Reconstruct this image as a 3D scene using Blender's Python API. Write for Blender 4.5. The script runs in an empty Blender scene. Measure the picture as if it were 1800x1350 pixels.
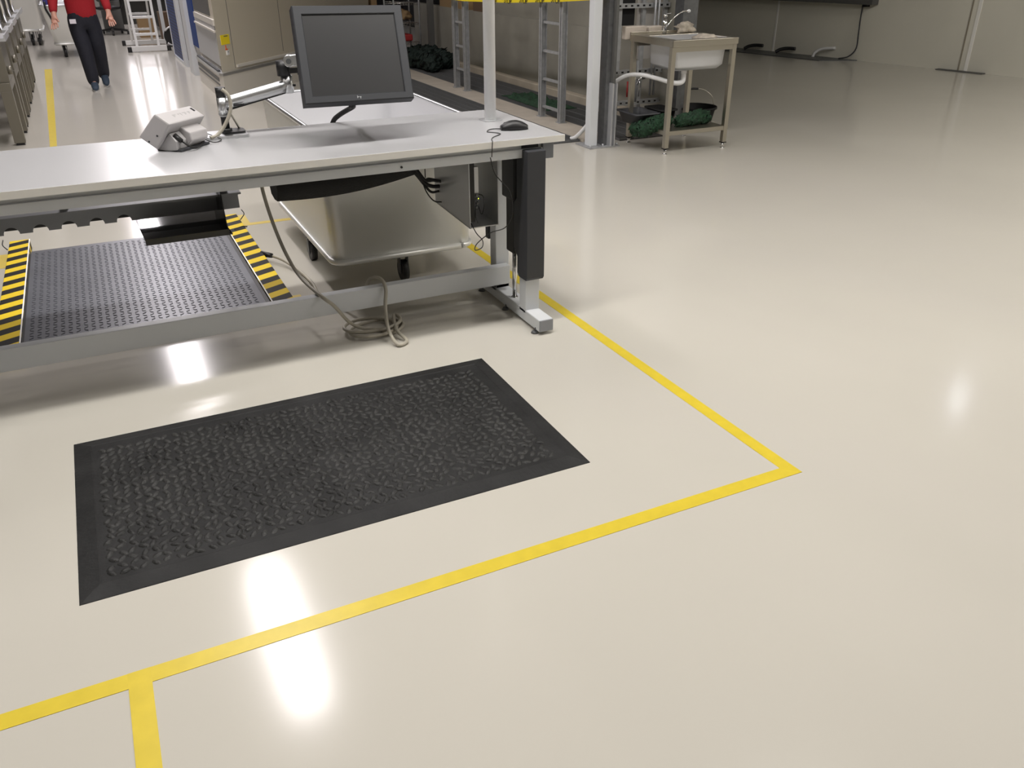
import bpy, bmesh, math, random
from mathutils import Vector, Matrix
random.seed(7)
C = bpy.context.scene.collection
S = bpy.context.scene
R = math.radians

# ---------------------------------------------------------------- camera
cam = bpy.data.cameras.new('camera'); camo = bpy.data.objects.new('camera', cam); C.objects.link(camo)
cam.sensor_fit = 'HORIZONTAL'; cam.sensor_width = 36.0; cam.lens = 29.18
cam.clip_start = 0.05; cam.clip_end = 200
RX = (0.8990, 0.2054, 0.3862); RY = (-0.4379, 0.4160, 0.7970); RZ = (-0.0029, 0.8858, -0.4640)
m = Matrix(((RX[0], RX[1], -RX[2], 0), (RY[0], RY[1], -RY[2], 0), (RZ[0], RZ[1], -RZ[2], 1.55), (0, 0, 0, 1)))
camo.matrix_world = m
S.camera = camo

# ---------------------------------------------------------------- world, exposure
w = bpy.data.worlds.new('world'); S.world = w; w.use_nodes = True
w.node_tree.nodes['Background'].inputs[0].default_value = (0.9, 0.93, 1.0, 1)
w.node_tree.nodes['Background'].inputs[1].default_value = 0.05
S.view_settings.view_transform = 'Standard'; S.view_settings.look = 'None'
S.view_settings.gamma = 1.0; S.view_settings.use_curve_mapping = False
S.view_settings.exposure = 0.0

# ---------------------------------------------------------------- ceiling lamps and added fill lamps (x, y, length_x, length_y, watts)
LAMP_Z = 4.4
LAMPS = [
    (0.2, 2.75, 3.0, 0.22, 145, (1.0, 0.965, 0.93)),
    (3.0, 2.5, 1.6, 0.22, 70, (1.0, 0.965, 0.92)),  # added out-of-view lamp for general fill
    (5.6, 0.6, 3.0, 0.22, 85, (1.0, 0.955, 0.91)),  # another added fill lamp, kept out of view
    (9.2, 2.4, 3.0, 0.22, 175, (1.0, 0.95, 0.89)),  # added off-frame lamp that brightens the right wall
    (-3.9, 2.75, 3.0, 0.22, 28, (1.0, 0.92, 0.88)),  # added fill lamp on the left, out of view
    (0.1, -1.6, 3.0, 0.22, 10, (1.0, 0.94, 0.90)),  # added fill lamp behind the camera
    (4.2, -1.6, 3.0, 0.22, 30, (1.0, 0.94, 0.90)),  # second added fill behind the camera
    (0.66, 6.5, 0.34, 2.1, 85, (1.0, 0.94, 0.95)),
    (0.66, 9.9, 0.32, 2.9, 95, (1.0, 0.94, 0.95)),
    (0.55, 13.5, 0.32, 2.9, 95, (1.0, 0.94, 0.96)),
    (0.55, 17.0, 0.32, 3.0, 90, (1.0, 0.94, 0.97)),
    (0.55, 20.6, 0.32, 3.0, 90, (1.0, 0.94, 0.97)),
]

# ---------------------------------------------------------------- materials
def mat(name, col, rough=0.5, metal=0.0, spec=0.5, bump=None, noise=None, aniso=0, emit=None, coat=0, trans=0, alpha=1):
    mt = bpy.data.materials.new(name); mt.use_nodes = True
    nt = mt.node_tree; b = nt.nodes['Principled BSDF']
    b.inputs['Base Color'].default_value = (*col, 1); b.inputs['Roughness'].default_value = rough
    b.inputs['Metallic'].default_value = metal; b.inputs['Specular IOR Level'].default_value = spec
    if coat: b.inputs['Coat Weight'].default_value = coat; b.inputs['Coat Roughness'].default_value = 0.05
    if trans: b.inputs['Transmission Weight'].default_value = trans
    if alpha < 1: b.inputs['Alpha'].default_value = alpha
    tc = nt.nodes.new('ShaderNodeTexCoord')
    if noise:                      # (scale, amount): slight mottling of the colour
        n = nt.nodes.new('ShaderNodeTexNoise'); n.inputs['Scale'].default_value = noise[0]; n.inputs['Detail'].default_value = 5
        nt.links.new(tc.outputs['Object'], n.inputs['Vector'])
        r = nt.nodes.new('ShaderNodeValToRGB')
        r.color_ramp.elements[0].position = 0.3; r.color_ramp.elements[1].position = 0.7
        lo = [max(0, c * (1 - noise[1])) for c in col]; hi = [min(1, c * (1 + noise[1])) for c in col]
        r.color_ramp.elements[0].color = (*lo, 1); r.color_ramp.elements[1].color = (*hi, 1)
        nt.links.new(n.outputs['Fac'], r.inputs['Fac']); nt.links.new(r.outputs['Color'], b.inputs['Base Color'])
    if bump:                       # (scale, strength)
        n = nt.nodes.new('ShaderNodeTexNoise'); n.inputs['Scale'].default_value = bump[0]; n.inputs['Detail'].default_value = 4
        nt.links.new(tc.outputs['Object'], n.inputs['Vector'])
        bp = nt.nodes.new('ShaderNodeBump'); bp.inputs['Strength'].default_value = bump[1]; bp.inputs['Distance'].default_value = 0.01
        nt.links.new(n.outputs['Fac'], bp.inputs['Height']); nt.links.new(bp.outputs['Normal'], b.inputs['Normal'])
    if emit:
        b.inputs['Emission Color'].default_value = (*emit[:3], 1); b.inputs['Emission Strength'].default_value = emit[3]
    return mt

def brushed(name, col, rough, axis, amt=0.12, sc=60):
    mt = mat(name, col, rough, 1.0); nt = mt.node_tree; b = nt.nodes['Principled BSDF']
    tc = nt.nodes.new('ShaderNodeTexCoord'); mp = nt.nodes.new('ShaderNodeMapping')
    s = [sc, sc, sc]; s[axis] = 1.5; mp.inputs['Scale'].default_value = s
    n = nt.nodes.new('ShaderNodeTexNoise'); n.inputs['Scale'].default_value = 2; n.inputs['Detail'].default_value = 3
    nt.links.new(tc.outputs['Object'], mp.inputs['Vector']); nt.links.new(mp.outputs['Vector'], n.inputs['Vector'])
    mr = nt.nodes.new('ShaderNodeMapRange'); mr.inputs['To Min'].default_value = rough - amt; mr.inputs['To Max'].default_value = rough + amt
    nt.links.new(n.outputs['Fac'], mr.inputs['Value']); nt.links.new(mr.outputs['Result'], b.inputs['Roughness'])
    return mt

def stripes(name, ca, cb, angle, pitch, rough=0.4, duty=0.5, axis='Y'):
    """two-colour hazard stripes running across the object"""
    mt = mat(name, ca, rough); nt = mt.node_tree; b = nt.nodes['Principled BSDF']
    tc = nt.nodes.new('ShaderNodeTexCoord'); mp = nt.nodes.new('ShaderNodeMapping'); mp.inputs['Rotation'].default_value = (0, 0, angle)
    sx = nt.nodes.new('ShaderNodeSeparateXYZ')
    dv = nt.nodes.new('ShaderNodeMath'); dv.operation = 'DIVIDE'; dv.inputs[1].default_value = pitch
    fr = nt.nodes.new('ShaderNodeMath'); fr.operation = 'FRACT'
    gt = nt.nodes.new('ShaderNodeMath'); gt.operation = 'GREATER_THAN'; gt.inputs[1].default_value = duty
    mx = nt.nodes.new('ShaderNodeMix'); mx.data_type = 'RGBA'
    mx.inputs[6].default_value = (*ca, 1); mx.inputs[7].default_value = (*cb, 1)
    nt.links.new(tc.outputs['Object'], mp.inputs['Vector']); nt.links.new(mp.outputs['Vector'], sx.inputs[0])
    nt.links.new(sx.outputs[axis], dv.inputs[0]); nt.links.new(dv.outputs[0], fr.inputs[0]); nt.links.new(fr.outputs[0], gt.inputs[0])
    b.inputs['Specular IOR Level'].default_value = 0.15; nt.links.new(gt.outputs[0], mx.inputs[0]); nt.links.new(mx.outputs[2], b.inputs['Base Color'])
    return mt

M = {}
M['floor'] = mat('floor_epoxy', (0.56, 0.535, 0.475), 0.14, 0, 0.5, noise=(0.7, 0.025))
M['ceiling'] = mat('ceiling_paint', (0.30, 0.30, 0.29), 0.8)
M['wall'] = mat('wall_panel', (0.74, 0.72, 0.63), 0.45, noise=(0.8, 0.05))
M['wallrear'] = mat('wall_rear_paint', (0.50, 0.48, 0.45), 0.5)
M['lowwall'] = mat('partition_paint', (0.27, 0.26, 0.22), 0.45, noise=(2.2, 0.12))
M['lowtrim'] = mat('partition_base', (0.42, 0.37, 0.29), 0.6, noise=(5, 0.12))
M['curb'] = mat('curb_concrete', (0.50, 0.45, 0.38), 0.55, noise=(6, 0.08))
M['seal'] = mat('joint_sealant', (0.93, 0.92, 0.88), 0.6)
M['darkseal'] = mat('joint_dirty', (0.30, 0.27, 0.21), 0.7)
M['tape'] = mat('yellow_tape', (0.68, 0.525, 0.04), 0.35, noise=(18, 0.05))
M['tapeold'] = mat('faded_yellow_tape', (0.66, 0.50, 0.10), 0.4)
M['rubber'] = mat('black_rubber', (0.017, 0.017, 0.017), 0.66, 0, 0.3, bump=(60, 0.25), noise=(7, 0.35))
M['rubber2'] = mat('worn_black_rubber', (0.021, 0.021, 0.020), 0.56, 0, 0.4, bump=(150, .3), noise=(4.5, 0.6))
M['laminate'] = mat('grey_white_laminate', (0.42, 0.42, 0.43), 0.27, 0, 0.5)
M['edge'] = mat('lit_laminate_edge', (0.82, 0.80, 0.75), 0.4)  # paler than the top, frontal light put into the colour
M['powder'] = mat('light_grey_powder_coat', (0.66, 0.68, 0.70), 0.38)
M['powder2'] = mat('grey_powder_coat', (0.30, 0.31, 0.33), 0.45)
M['capgrey'] = mat('grey_plastic_cap', (0.20, 0.21, 0.235), 0.5)
M['charcoal'] = mat('charcoal_plastic', (0.040, 0.042, 0.048), 0.5)
M['black'] = mat('black_plastic', (0.012, 0.012, 0.013), 0.42)
M['blackcable'] = mat('black_cable', (0.012, 0.012, 0.012), 0.5)
M['pail'] = mat('matt_black_plastic', (0.006, 0.006, 0.006), 0.6, 0, 0.25)
M['net'] = mat('black_cable_net', (0.014, 0.014, 0.014), 0.75, bump=(120, 0.5))
M['chrome'] = mat('chrome', (0.75, 0.75, 0.75), 0.12, 1)
M['alu'] = mat('satin_aluminium', (0.62, 0.63, 0.65), 0.34, 0.6)
M['alubright'] = mat('cast_aluminium', (0.70, 0.71, 0.72), 0.34, 1)
M['tub'] = brushed('tub_aluminium', (0.80, 0.80, 0.77), 0.42, 2, 0.03, 30); M['tub'].node_tree.nodes['Principled BSDF'].inputs['Metallic'].default_value = 0.6
M['tubin'] = mat('tub_white_inside', (0.62, 0.62, 0.64), 0.25)
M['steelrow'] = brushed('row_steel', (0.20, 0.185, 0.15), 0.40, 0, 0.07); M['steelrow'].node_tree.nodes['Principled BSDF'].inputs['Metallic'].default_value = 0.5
M['steel'] = brushed('brushed_steel', (0.66, 0.61, 0.50), 0.40, 0, 0.07); M['steel'].node_tree.nodes['Principled BSDF'].inputs['Metallic'].default_value = 0.25
M['steelw'] = brushed('worn_steel', (0.52, 0.49, 0.42), 0.36, 2, 0.08)
M['steelpale'] = brushed('tank_steel', (0.74, 0.71, 0.65), 0.42, 0, 0.06); M['steelpale'].node_tree.nodes['Principled BSDF'].inputs['Metallic'].default_value = 0.25  # paler steel of the machine plinth and rails
M['galv'] = mat('galvanised_steel', (0.42, 0.43, 0.44), 0.42, 0.45, noise=(25, 0.12))
M['galvd'] = mat('dark_galvanised_steel', (0.15, 0.155, 0.16), 0.45, 0.6, noise=(20, 0.15))
M['grate'] = mat('grating_steel', (0.22, 0.225, 0.23), 0.5, 0.6)
M['pit'] = mat('drain_pit', (0.05, 0.05, 0.05), 0.8)
M['white'] = mat('white_plastic', (0.72, 0.72, 0.72), 0.3)
M['whitep'] = mat('white_powder_coat', (0.74, 0.74, 0.73), 0.35)
M['grey_case'] = mat('grey_instrument_case', (0.50, 0.48, 0.48), 0.45)
M['grey_case2'] = mat('grey_instrument_stand', (0.42, 0.41, 0.41), 0.45)
M['beige'] = mat('beige_cable', (0.42, 0.39, 0.32), 0.45)
M['screenframe'] = mat('dark_grey_bezel', (0.028, 0.030, 0.035), 0.5, 0, 0.4)
M['screen'] = mat('screen_off', (0.016, 0.016, 0.017), 0.36, 0, 0.45)
M['plate'] = mat('grey_tread_plate', (0.115, 0.12, 0.138), 0.36, 0.2, noise=(5, 0.1))
M['smoke'] = mat('smoked_plastic', (0.030, 0.029, 0.027), 0.07, 0, 0.4, alpha=0.94)
M['hazard'] = stripes('hazard_stripes', (0.78, 0.56, 0.02), (0.012, 0.011, 0.010), R(-25), 0.125, rough=0.55)
M['green'] = mat('green_netting', (0.008, 0.042, 0.016), 0.7, bump=(90, 0.9), noise=(40, 0.6))
M['greend'] = mat('dark_green_netting', (0.005, 0.016, 0.012), 0.7, bump=(90, 0.9), noise=(40, 0.4))
M['blue'] = stripes('blue_louvre', (0.006, 0.040, 0.20), (0.004, 0.012, 0.05), 0, 0.045, axis='Z')
M['bluep'] = mat('blue_panel', (0.005, 0.040, 0.20), 0.5, 0, 0.15)
M['red'] = mat('red_sweater', (0.36, 0.010, 0.018), 0.85, bump=(120, 0.3))
M['redp'] = mat('red_plastic', (0.40, 0.03, 0.03), 0.5)
M['navy'] = mat('dark_navy_trousers', (0.010, 0.011, 0.020), 0.8, bump=(60, 0.3))
M['shoe'] = mat('blue_grey_shoe', (0.035, 0.055, 0.085), 0.7)
M['skin'] = mat('skin', (0.58, 0.30, 0.22), 0.5)
M['hair'] = mat('brown_hair', (0.05, 0.03, 0.02), 0.7)
M['paper'] = mat('white_card', (0.80, 0.76, 0.82), 0.4)
M['card'] = mat('brown_cardboard', (0.30, 0.20, 0.10), 0.8)
M['carddark'] = mat('dark_cardboard', (0.12, 0.075, 0.045), 0.8)
M['yellow'] = mat('yellow_label', (0.85, 0.68, 0.02), 0.4)
M['rag'] = mat('crumpled_rag', (0.45, 0.40, 0.33), 0.85, noise=(22, 0.3))
M['stone'] = mat('cream_ledge', (0.52, 0.46, 0.40), 0.5, noise=(12, 0.1))
M['dark'] = mat('dark_interior', (0.008, 0.008, 0.009), 0.8)
M['orange'] = mat('orange_mark', (0.75, 0.12, 0.03), 0.4)
M['led'] = mat('green_led', (0.6, 0.9, 0.05), 0.3, emit=(0.75, 1.0, 0.05, 6))
M['darkgreyp'] = mat('dark_grey_panel', (0.10, 0.10, 0.095), 0.5)
M['bluetub'] = mat('violet_blue_plastic', (0.05, 0.04, 0.22), 0.5)
M['tube_light'] = mat('lamp_diffuser', (0.9, 0.9, 0.9), 0.4, emit=(1.0, 0.95, 0.9, 3))
M['glass_lit'] = mat('lit_window', (0.8, 0.8, 0.8), 0.2, emit=(1.0, 0.93, 0.95, 5))
M['seal_white'] = M['white']

# ---------------------------------------------------------------- mesh helpers (world coordinates)
def bm_new(): return bmesh.new()
def box(bm, x0, x1, y0, y1, z0, z1, rot=None, piv=None):
    r = bmesh.ops.create_cube(bm, size=1.0)['verts']
    bmesh.ops.scale(bm, vec=(x1 - x0, y1 - y0, z1 - z0), verts=r)
    c = Vector(((x0 + x1) / 2, (y0 + y1) / 2, (z0 + z1) / 2))
    bmesh.ops.translate(bm, vec=c, verts=r)
    if rot is not None:
        bmesh.ops.rotate(bm, cent=Vector(piv) if piv is not None else c, matrix=rot, verts=r)
    return r
def rz(a): return Matrix.Rotation(a, 3, 'Z')
def bar(bm, a, b, w, h, up=(0, 0, 1)):
    """rectangular bar from a to b; w across, h along up"""
    a = Vector(a); b = Vector(b); d = (b - a); L = d.length; d.normalize()
    up = Vector(up)
    if abs(d.dot(up)) > 0.95: up = Vector((0, 1, 0))
    s = d.cross(up).normalized(); u = s.cross(d).normalized()
    vs = []
    for t in (0, L):
        for sx, sy in ((-1, -1), (1, -1), (1, 1), (-1, 1)):
            vs.append(bm.verts.new(a + d * t + s * (sx * w / 2) + u * (sy * h / 2)))
    for q in ((0, 1, 2, 3), (7, 6, 5, 4), (0, 4, 5, 1), (1, 5, 6, 2), (2, 6, 7, 3), (3, 7, 4, 0)):
        bm.faces.new([vs[i] for i in q])
    return vs
def cyl(bm, a, b, r, r2=None, n=16):
    a = Vector(a); b = Vector(b); r2 = r if r2 is None else r2
    d = (b - a).normalized(); up = Vector((0, 0, 1)) if abs(d.z) < 0.9 else Vector((1, 0, 0))
    s = d.cross(up).normalized(); u = s.cross(d)
    ra, rb = [], []
    for i in range(n):
        t = 2 * math.pi * i / n; o = s * math.cos(t) + u * math.sin(t)
        ra.append(bm.verts.new(a + o * r)); rb.append(bm.verts.new(b + o * r2))
    for i in range(n):
        j = (i + 1) % n; f = bm.faces.new((ra[i], ra[j], rb[j], rb[i])); f.smooth = True
    bm.faces.new(ra[::-1]); bm.faces.new(rb)
def spline(pts, k=6):
    pts = [Vector(p) for p in pts]; out = []
    P = [pts[0] * 2 - pts[1]] + pts + [pts[-1] * 2 - pts[-2]]
    for i in range(1, len(P) - 2):
        for j in range(k):
            t = j / k; a, b, c, d = P[i - 1], P[i], P[i + 1], P[i + 2]
            out.append(0.5 * ((2 * b) + (c - a) * t + (2 * a - 5 * b + 4 * c - d) * t * t + (3 * b - a - 3 * c + d) * t ** 3))
    out.append(pts[-1]); return out
def tube(bm, pts, r, n=8, smooth=6, radii=None):
    p = spline(pts, smooth) if smooth else [Vector(q) for q in pts]
    rings = []; u = None
    for i, q in enumerate(p):
        d = (p[min(i + 1, len(p) - 1)] - p[max(i - 1, 0)]).normalized()
        if u is None:
            u = d.orthogonal().normalized()
        u = (u - d * u.dot(d)).normalized(); s = d.cross(u)
        rr = r if radii is None else radii(i / (len(p) - 1))
        rings.append([bm.verts.new(q + (u * math.cos(2 * math.pi * k / n) + s * math.sin(2 * math.pi * k / n)) * rr) for k in range(n)])
    for a, b in zip(rings[:-1], rings[1:]):
        for k in range(n):
            f = bm.faces.new((a[k], a[(k + 1) % n], b[(k + 1) % n], b[k])); f.smooth = True
    bm.faces.new(rings[0][::-1]); bm.faces.new(rings[-1])
def prism(bm, pts, z0, z1):
    """vertical prism over a plan polygon"""
    lo = [bm.verts.new((p[0], p[1], z0)) for p in pts]; hi = [bm.verts.new((p[0], p[1], z1)) for p in pts]
    n = len(pts)
    for i in range(n): bm.faces.new((lo[i], lo[(i + 1) % n], hi[(i + 1) % n], hi[i]))
    bm.faces.new(lo[::-1]); bm.faces.new(hi)
def extr(bm, prof, vec):
    """polygon of 3-D points extruded by vec"""
    a = [bm.verts.new(p) for p in prof]; b = [bm.verts.new(Vector(p) + Vector(vec)) for p in prof]
    n = len(prof)
    for i in range(n): bm.faces.new((a[i], a[(i + 1) % n], b[(i + 1) % n], b[i]))
    bm.faces.new(a[::-1]); bm.faces.new(b)
def ellip(bm, c, r, sub=2, rot=None, seed=None, amt=0.0):
    v = bmesh.ops.create_icosphere(bm, subdivisions=sub, radius=1.0)['verts']
    rnd = random.Random(seed)
    for q in v:
        k = 1 + (rnd.uniform(-amt, amt) if seed is not None else 0)
        q.co = Vector((q.co.x * r[0] * k, q.co.y * r[1] * k, q.co.z * r[2] * k))
        if rot is not None: q.co = rot @ q.co
        q.co += Vector(c)
    for q in v:
        for f in q.link_faces: f.smooth = True
def rrect(x0, x1, y0, y1, r, k=5):
    pts = []
    for cx, cy, a0 in ((x1 - r, y0 + r, -90), (x1 - r, y1 - r, 0), (x0 + r, y1 - r, 90), (x0 + r, y0 + r, 180)):
        for i in range(k + 1):
            a = R(a0 + 90 * i / k); pts.append((cx + r * math.cos(a), cy + r * math.sin(a)))
    return pts
def loft(bm, loops, caps=(True, True), smooth=True):
    rs = [[bm.verts.new(p) for p in L] for L in loops]; n = len(rs[0])
    for a, b in zip(rs[:-1], rs[1:]):
        for i in range(n):
            f = bm.faces.new((a[i], a[(i + 1) % n], b[(i + 1) % n], b[i])); f.smooth = smooth
    if caps[0]: bm.faces.new(rs[0][::-1])
    if caps[1]: bm.faces.new(rs[-1])

def wloc(o):
    v = Vector(o.location); p = o.parent
    while p: v += Vector(p.location); p = p.parent
    return v
def obj(name, bm, m_, parent=None, loc=None, bevel=0, label=None):
    bmesh.ops.recalc_face_normals(bm, faces=bm.faces)
    me = bpy.data.meshes.new(name)
    if parent is None and loc is None:
        xs = [v.co for v in bm.verts]
        loc = (sum(v.x for v in xs) / len(xs), sum(v.y for v in xs) / len(xs), min(v.z for v in xs))
    o = bpy.data.objects.new(name, me); C.objects.link(o)
    if parent is not None:
        o.parent = parent; off = wloc(parent)
        if loc is not None: o.location = Vector(loc) - off; off = Vector(loc)
    else:
        o.location = loc; off = Vector(loc)
    bmesh.ops.translate(bm, vec=-off, verts=bm.verts)
    bm.to_mesh(me); bm.free()
    me.materials.append(m_)
    if bevel:
        md = o.modifiers.new('bevel', 'BEVEL'); md.width = bevel; md.segments = 2; md.limit_method = 'ANGLE'; md.angle_limit = R(40)
    if label: o['label'] = label
    return o
def thing(name, label, cat, loc, group=None):
    o = bpy.data.objects.new(name, None); C.objects.link(o); o.location = loc; o.empty_display_size = 0.1
    o['label'] = label; o['category'] = cat
    if group: o['group'] = group
    return o
def tag(o, label, cat, group=None):
    o['label'] = label; o['category'] = cat
    if group: o['group'] = group
    return o
def struct(name, bm, m_, bevel=0):
    o = obj(name, bm, m_, loc=(0, 0, 0), bevel=bevel); o['kind'] = 'structure'; return o
def copy_tree(o, parent=None):
    c = o.copy(); C.objects.link(c); c.parent = parent
    for ch in list(o.children): copy_tree(ch, c)
    return c
def bx(*a):
    b = bm_new(); box(b, *a); return b

# ---------------------------------------------------------------- the room
b = bm_new(); box(b, -9, 14, -6, 26, -0.12, 0.0); struct('floor', b, M['floor'])
b = bm_new(); box(b, -9, 14, -6, 26, 4.62, 4.74); struct('ceiling', b, M['ceiling'])
b = bm_new(); box(b, -9.12, -9, -6, 26, -0.12, 4.74); struct('wall_left', b, M['wallrear'])
b = bm_new(); box(b, -9, 14, 26, 26.12, -0.12, 4.74); struct('wall_back', b, M['wallrear'])
b = bm_new(); box(b, -9, 14, -6.12, -6, -0.12, 4.74); struct('wall_front', b, M['wallrear'])
# right wall, slightly out of square with the bench
WA = Vector((10.374, 12.418, 0)); WD = Vector((0.945, -4.84, 0)).normalized(); WN = Vector((WD.y, -WD.x, 0))  # WN points into the room
if WN.x > 0: WN = -WN
def W(s, off, z): p = WA + WD * s + WN * off; return (p.x, p.y, z)
b = bm_new(); prism(b, [W(-13.9, 0, 0)[:2], W(18.8, 0, 0)[:2], W(18.8, -0.1, 0)[:2], W(-13.9, -0.1, 0)[:2]], -0.12, 4.74)
struct('wall_right', b, M['wall'])
def wall_strip(name, s0, s1, m_):
    b = bm_new(); prism(b, [W(s0, 0.0, 0)[:2], W(s1, 0.0, 0)[:2], W(s1, 0.006, 0)[:2], W(s0, 0.006, 0)[:2]], 0.0, 4.6)
    struct(name, b, m_)
wall_strip('trim_1', 0.83, 0.86, M['seal'])
wall_strip('trim_2', 4.11, 4.155, M['seal'])
wall_strip('trim_3', 4.02, 4.04, M['darkseal'])

# low partition along the drain channel, with its base strip
b = bm_new(); box(b, 5.0, 5.10, 6.85, 13.9, 0, 0.80); struct('wall_partition', b, M['lowwall'])
b = bm_new(); box(b, 5.05, 5.10, 6.85, 10.9, 0.80, 3.0); struct('wall_upper', b, M['lowwall'])
b = bm_new(); box(b, 4.90, 5.0, 6.95, 13.9, 0.0, 0.10); struct('baseboard_partition', b, M['lowtrim'], 0.01)
b = bm_new(); box(b, 5.0, 5.16, 6.72, 6.85, 0, 3.0); struct('trim_4', b, M['galvd'])
b = bm_new(); box(b, 6.9, 7.0, 11.0, 20, 0, 3.2); box(b, 4.95, 7.0, 19.9, 20, 0, 3.2); struct('wall_store', b, M['dark'])
# raised kerb between the two drain channels
b = bm_new(); box(b, 3.93, 4.25, 6.62, 14, 0, 0.022); struct('trim_5', b, M['curb'], 0.004)

# ---------------------------------------------------------------- drain gratings
def grating(x0, x1, y0, y1, pitch, label, grp):
    t = thing('drain_grating', label, 'drain grating', ((x0 + x1) / 2, y0, 0), grp)
    obj('drain_pit', bx(x0, x1, y0, y1, 0.0, 0.003), M['pit'], t)
    b = bm_new(); y = y0 + 0.01
    while y < y1: box(b, x0, x1, y, y + 0.006, 0.003, 0.02); y += pitch
    for k in range(5):
        xx = x0 + (x1 - x0) * k / 4; box(b, xx - 0.004, xx + 0.004, y0, y1, 0.003, 0.021)
    obj('grate_bars', b, M['grate'], t)
    return t
grating(3.52, 3.92, 6.66, 14, 0.032, 'narrow steel floor grating between the metal tub cart and the beige kerb', None)
grating(4.26, 4.89, 6.52, 13.8, 0.032, 'wide dark floor grating between the beige kerb and the grey low wall', None)
b = bm_new(); prism(b, [W(-0.9, 0.02, 0)[:2], W(2.45, 0.02, 0)[:2], W(2.1, 0.50, 0)[:2], W(-0.9, 0.50, 0)[:2]], 0.0, 0.012)
tag(obj('drain_grating', b, M['galvd']), 'dark drain channel cover running along the foot of the far right wall', 'drain grating')
b = bm_new(); prism(b, [W(3.75, 0.005, 0)[:2], W(4.42, 0.005, 0)[:2], W(4.42, 0.1, 0)[:2], W(3.75, 0.1, 0)[:2]], 0.0, 0.012)
tag(obj('drain_cover', b, M['darkgreyp']), 'short dark floor cover under the pale vertical joint of the right wall', 'drain cover')

# ---------------------------------------------------------------- floor tapes
def tape(pts, label, m_=None, z=0.0012, name='floor_tape'):
    b = bm_new(); prism(b, pts, 0.0, z); return tag(obj(name, b, m_ or M['tape']), label, 'floor tape')
tape([(-3.2, 1.663), (1.882, 1.663), (1.831, 1.714), (-3.2, 1.714)], 'long yellow floor tape crossing in front of the black rubber mat')
tape([(1.882, 1.6635), (1.870, 3.4), (1.862, 4.6), (1.880, 6.2), (1.83, 6.2), (1.812, 4.6), (1.818, 3.4), (1.831, 1.7145)], 'yellow floor tape running from the front corner past the workbench foot', z=0.0011)
tape([(-0.205, 1.714), (-0.208, 0.6), (-0.160, 0.6), (-0.152, 1.714)], 'short yellow tape stub leaving the front line toward the viewer', z=0.0017)
tape([(-0.516, 14.72), (-0.415, 14.72), (-0.347, 8.0), (-0.40, 8.0)], 'yellow aisle tape on the floor along the row of steel machines')
tape([(-0.72, 5.14), (-0.60, 5.14), (-0.60, 5.40), (-0.72, 5.40)], 'small yellow tape patch beside the left striped edge of the floor scale', M['tapeold'])
tape([(0.69, 3.90), (0.755, 3.90), (0.755, 4.02), (0.69, 4.02)], 'small yellow tape patch at the front right corner of the floor scale', M['tapeold'])
tape([(0.70, 5.36), (1.02, 5.36), (1.02, 5.41), (0.76, 5.41), (0.76, 5.62), (0.70, 5.62)], 'faded yellow tape mark behind the right striped edge of the floor scale', M['tapeold'])

# ---------------------------------------------------------------- anti-fatigue mat
def make_mat():
    x0, x1, y0, y1 = -0.304, 1.278, 2.026, 2.932
    t = thing('floor_mat', 'large black rubber anti-fatigue mat lying in front of the workbench', 'mat', ((x0 + x1) / 2, (y0 + y1) / 2, 0))
    b = bm_new()
    e = 0.055
    L = [[(x0, y0, 0), (x1, y0, 0), (x1, y1, 0), (x0, y1, 0)],
         [(x0 + .001, y0 + .001, .002), (x1 - .001, y0 + .001, .002), (x1 - .001, y1 - .001, .002), (x0 + .001, y1 - .001, .002)],
         [(x0 + e, y0 + e, .012), (x1 - e, y0 + e, .012), (x1 - e, y1 - e, .012), (x0 + e, y1 - e, .012)],
         [(x0 + e + .004, y0 + e + .004, .010), (x1 - e - .004, y0 + e + .004, .010), (x1 - e - .004, y1 - e - .004, .010), (x0 + e + .004, y1 - e - .004, .010)]]
    loft(b, L, smooth=False)
    obj('bevelled_border', b, M['rubber'], t)
    b = bm_new(); rnd = random.Random(3); p = 0.0295
    nx = int((x1 - x0 - 2 * e - 0.03) / p); ny = int((y1 - y0 - 2 * e - 0.03) / p)
    for i in range(nx):
        for j in range(ny):
            cx = x0 + e + 0.02 + (i + .5) * p + rnd.uniform(-.006, .006); cy = y0 + e + 0.02 + (j + .5) * p + rnd.uniform(-.006, .006)
            a = R(45 if (i + j) % 2 else -45) + rnd.uniform(-.4, .4) + (R(90) if rnd.random() < .15 else 0)
            l, wd, h = 0.0185, 0.0098, 0.0045 + rnd.uniform(-.0015, .002)
            ca, sa = math.cos(a), math.sin(a); base, top = [], []
            for k in range(8):
                th = 2 * math.pi * k / 8; u, v = l * math.cos(th), wd * math.sin(th)
                base.append(b.verts.new((cx + u * ca - v * sa, cy + u * sa + v * ca, .0095)))
                top.append(b.verts.new((cx + .6 * (u * ca - v * sa), cy + .6 * (u * sa + v * ca), .0100 + h)))
            for k in range(8):
                f = b.faces.new((base[k], base[(k + 1) % 8], top[(k + 1) % 8], top[k])); f.smooth = True
            f = b.faces.new(top); f.smooth = True
    obj('knobbly_tread', b, M['rubber2'], t)
make_mat()

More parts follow.
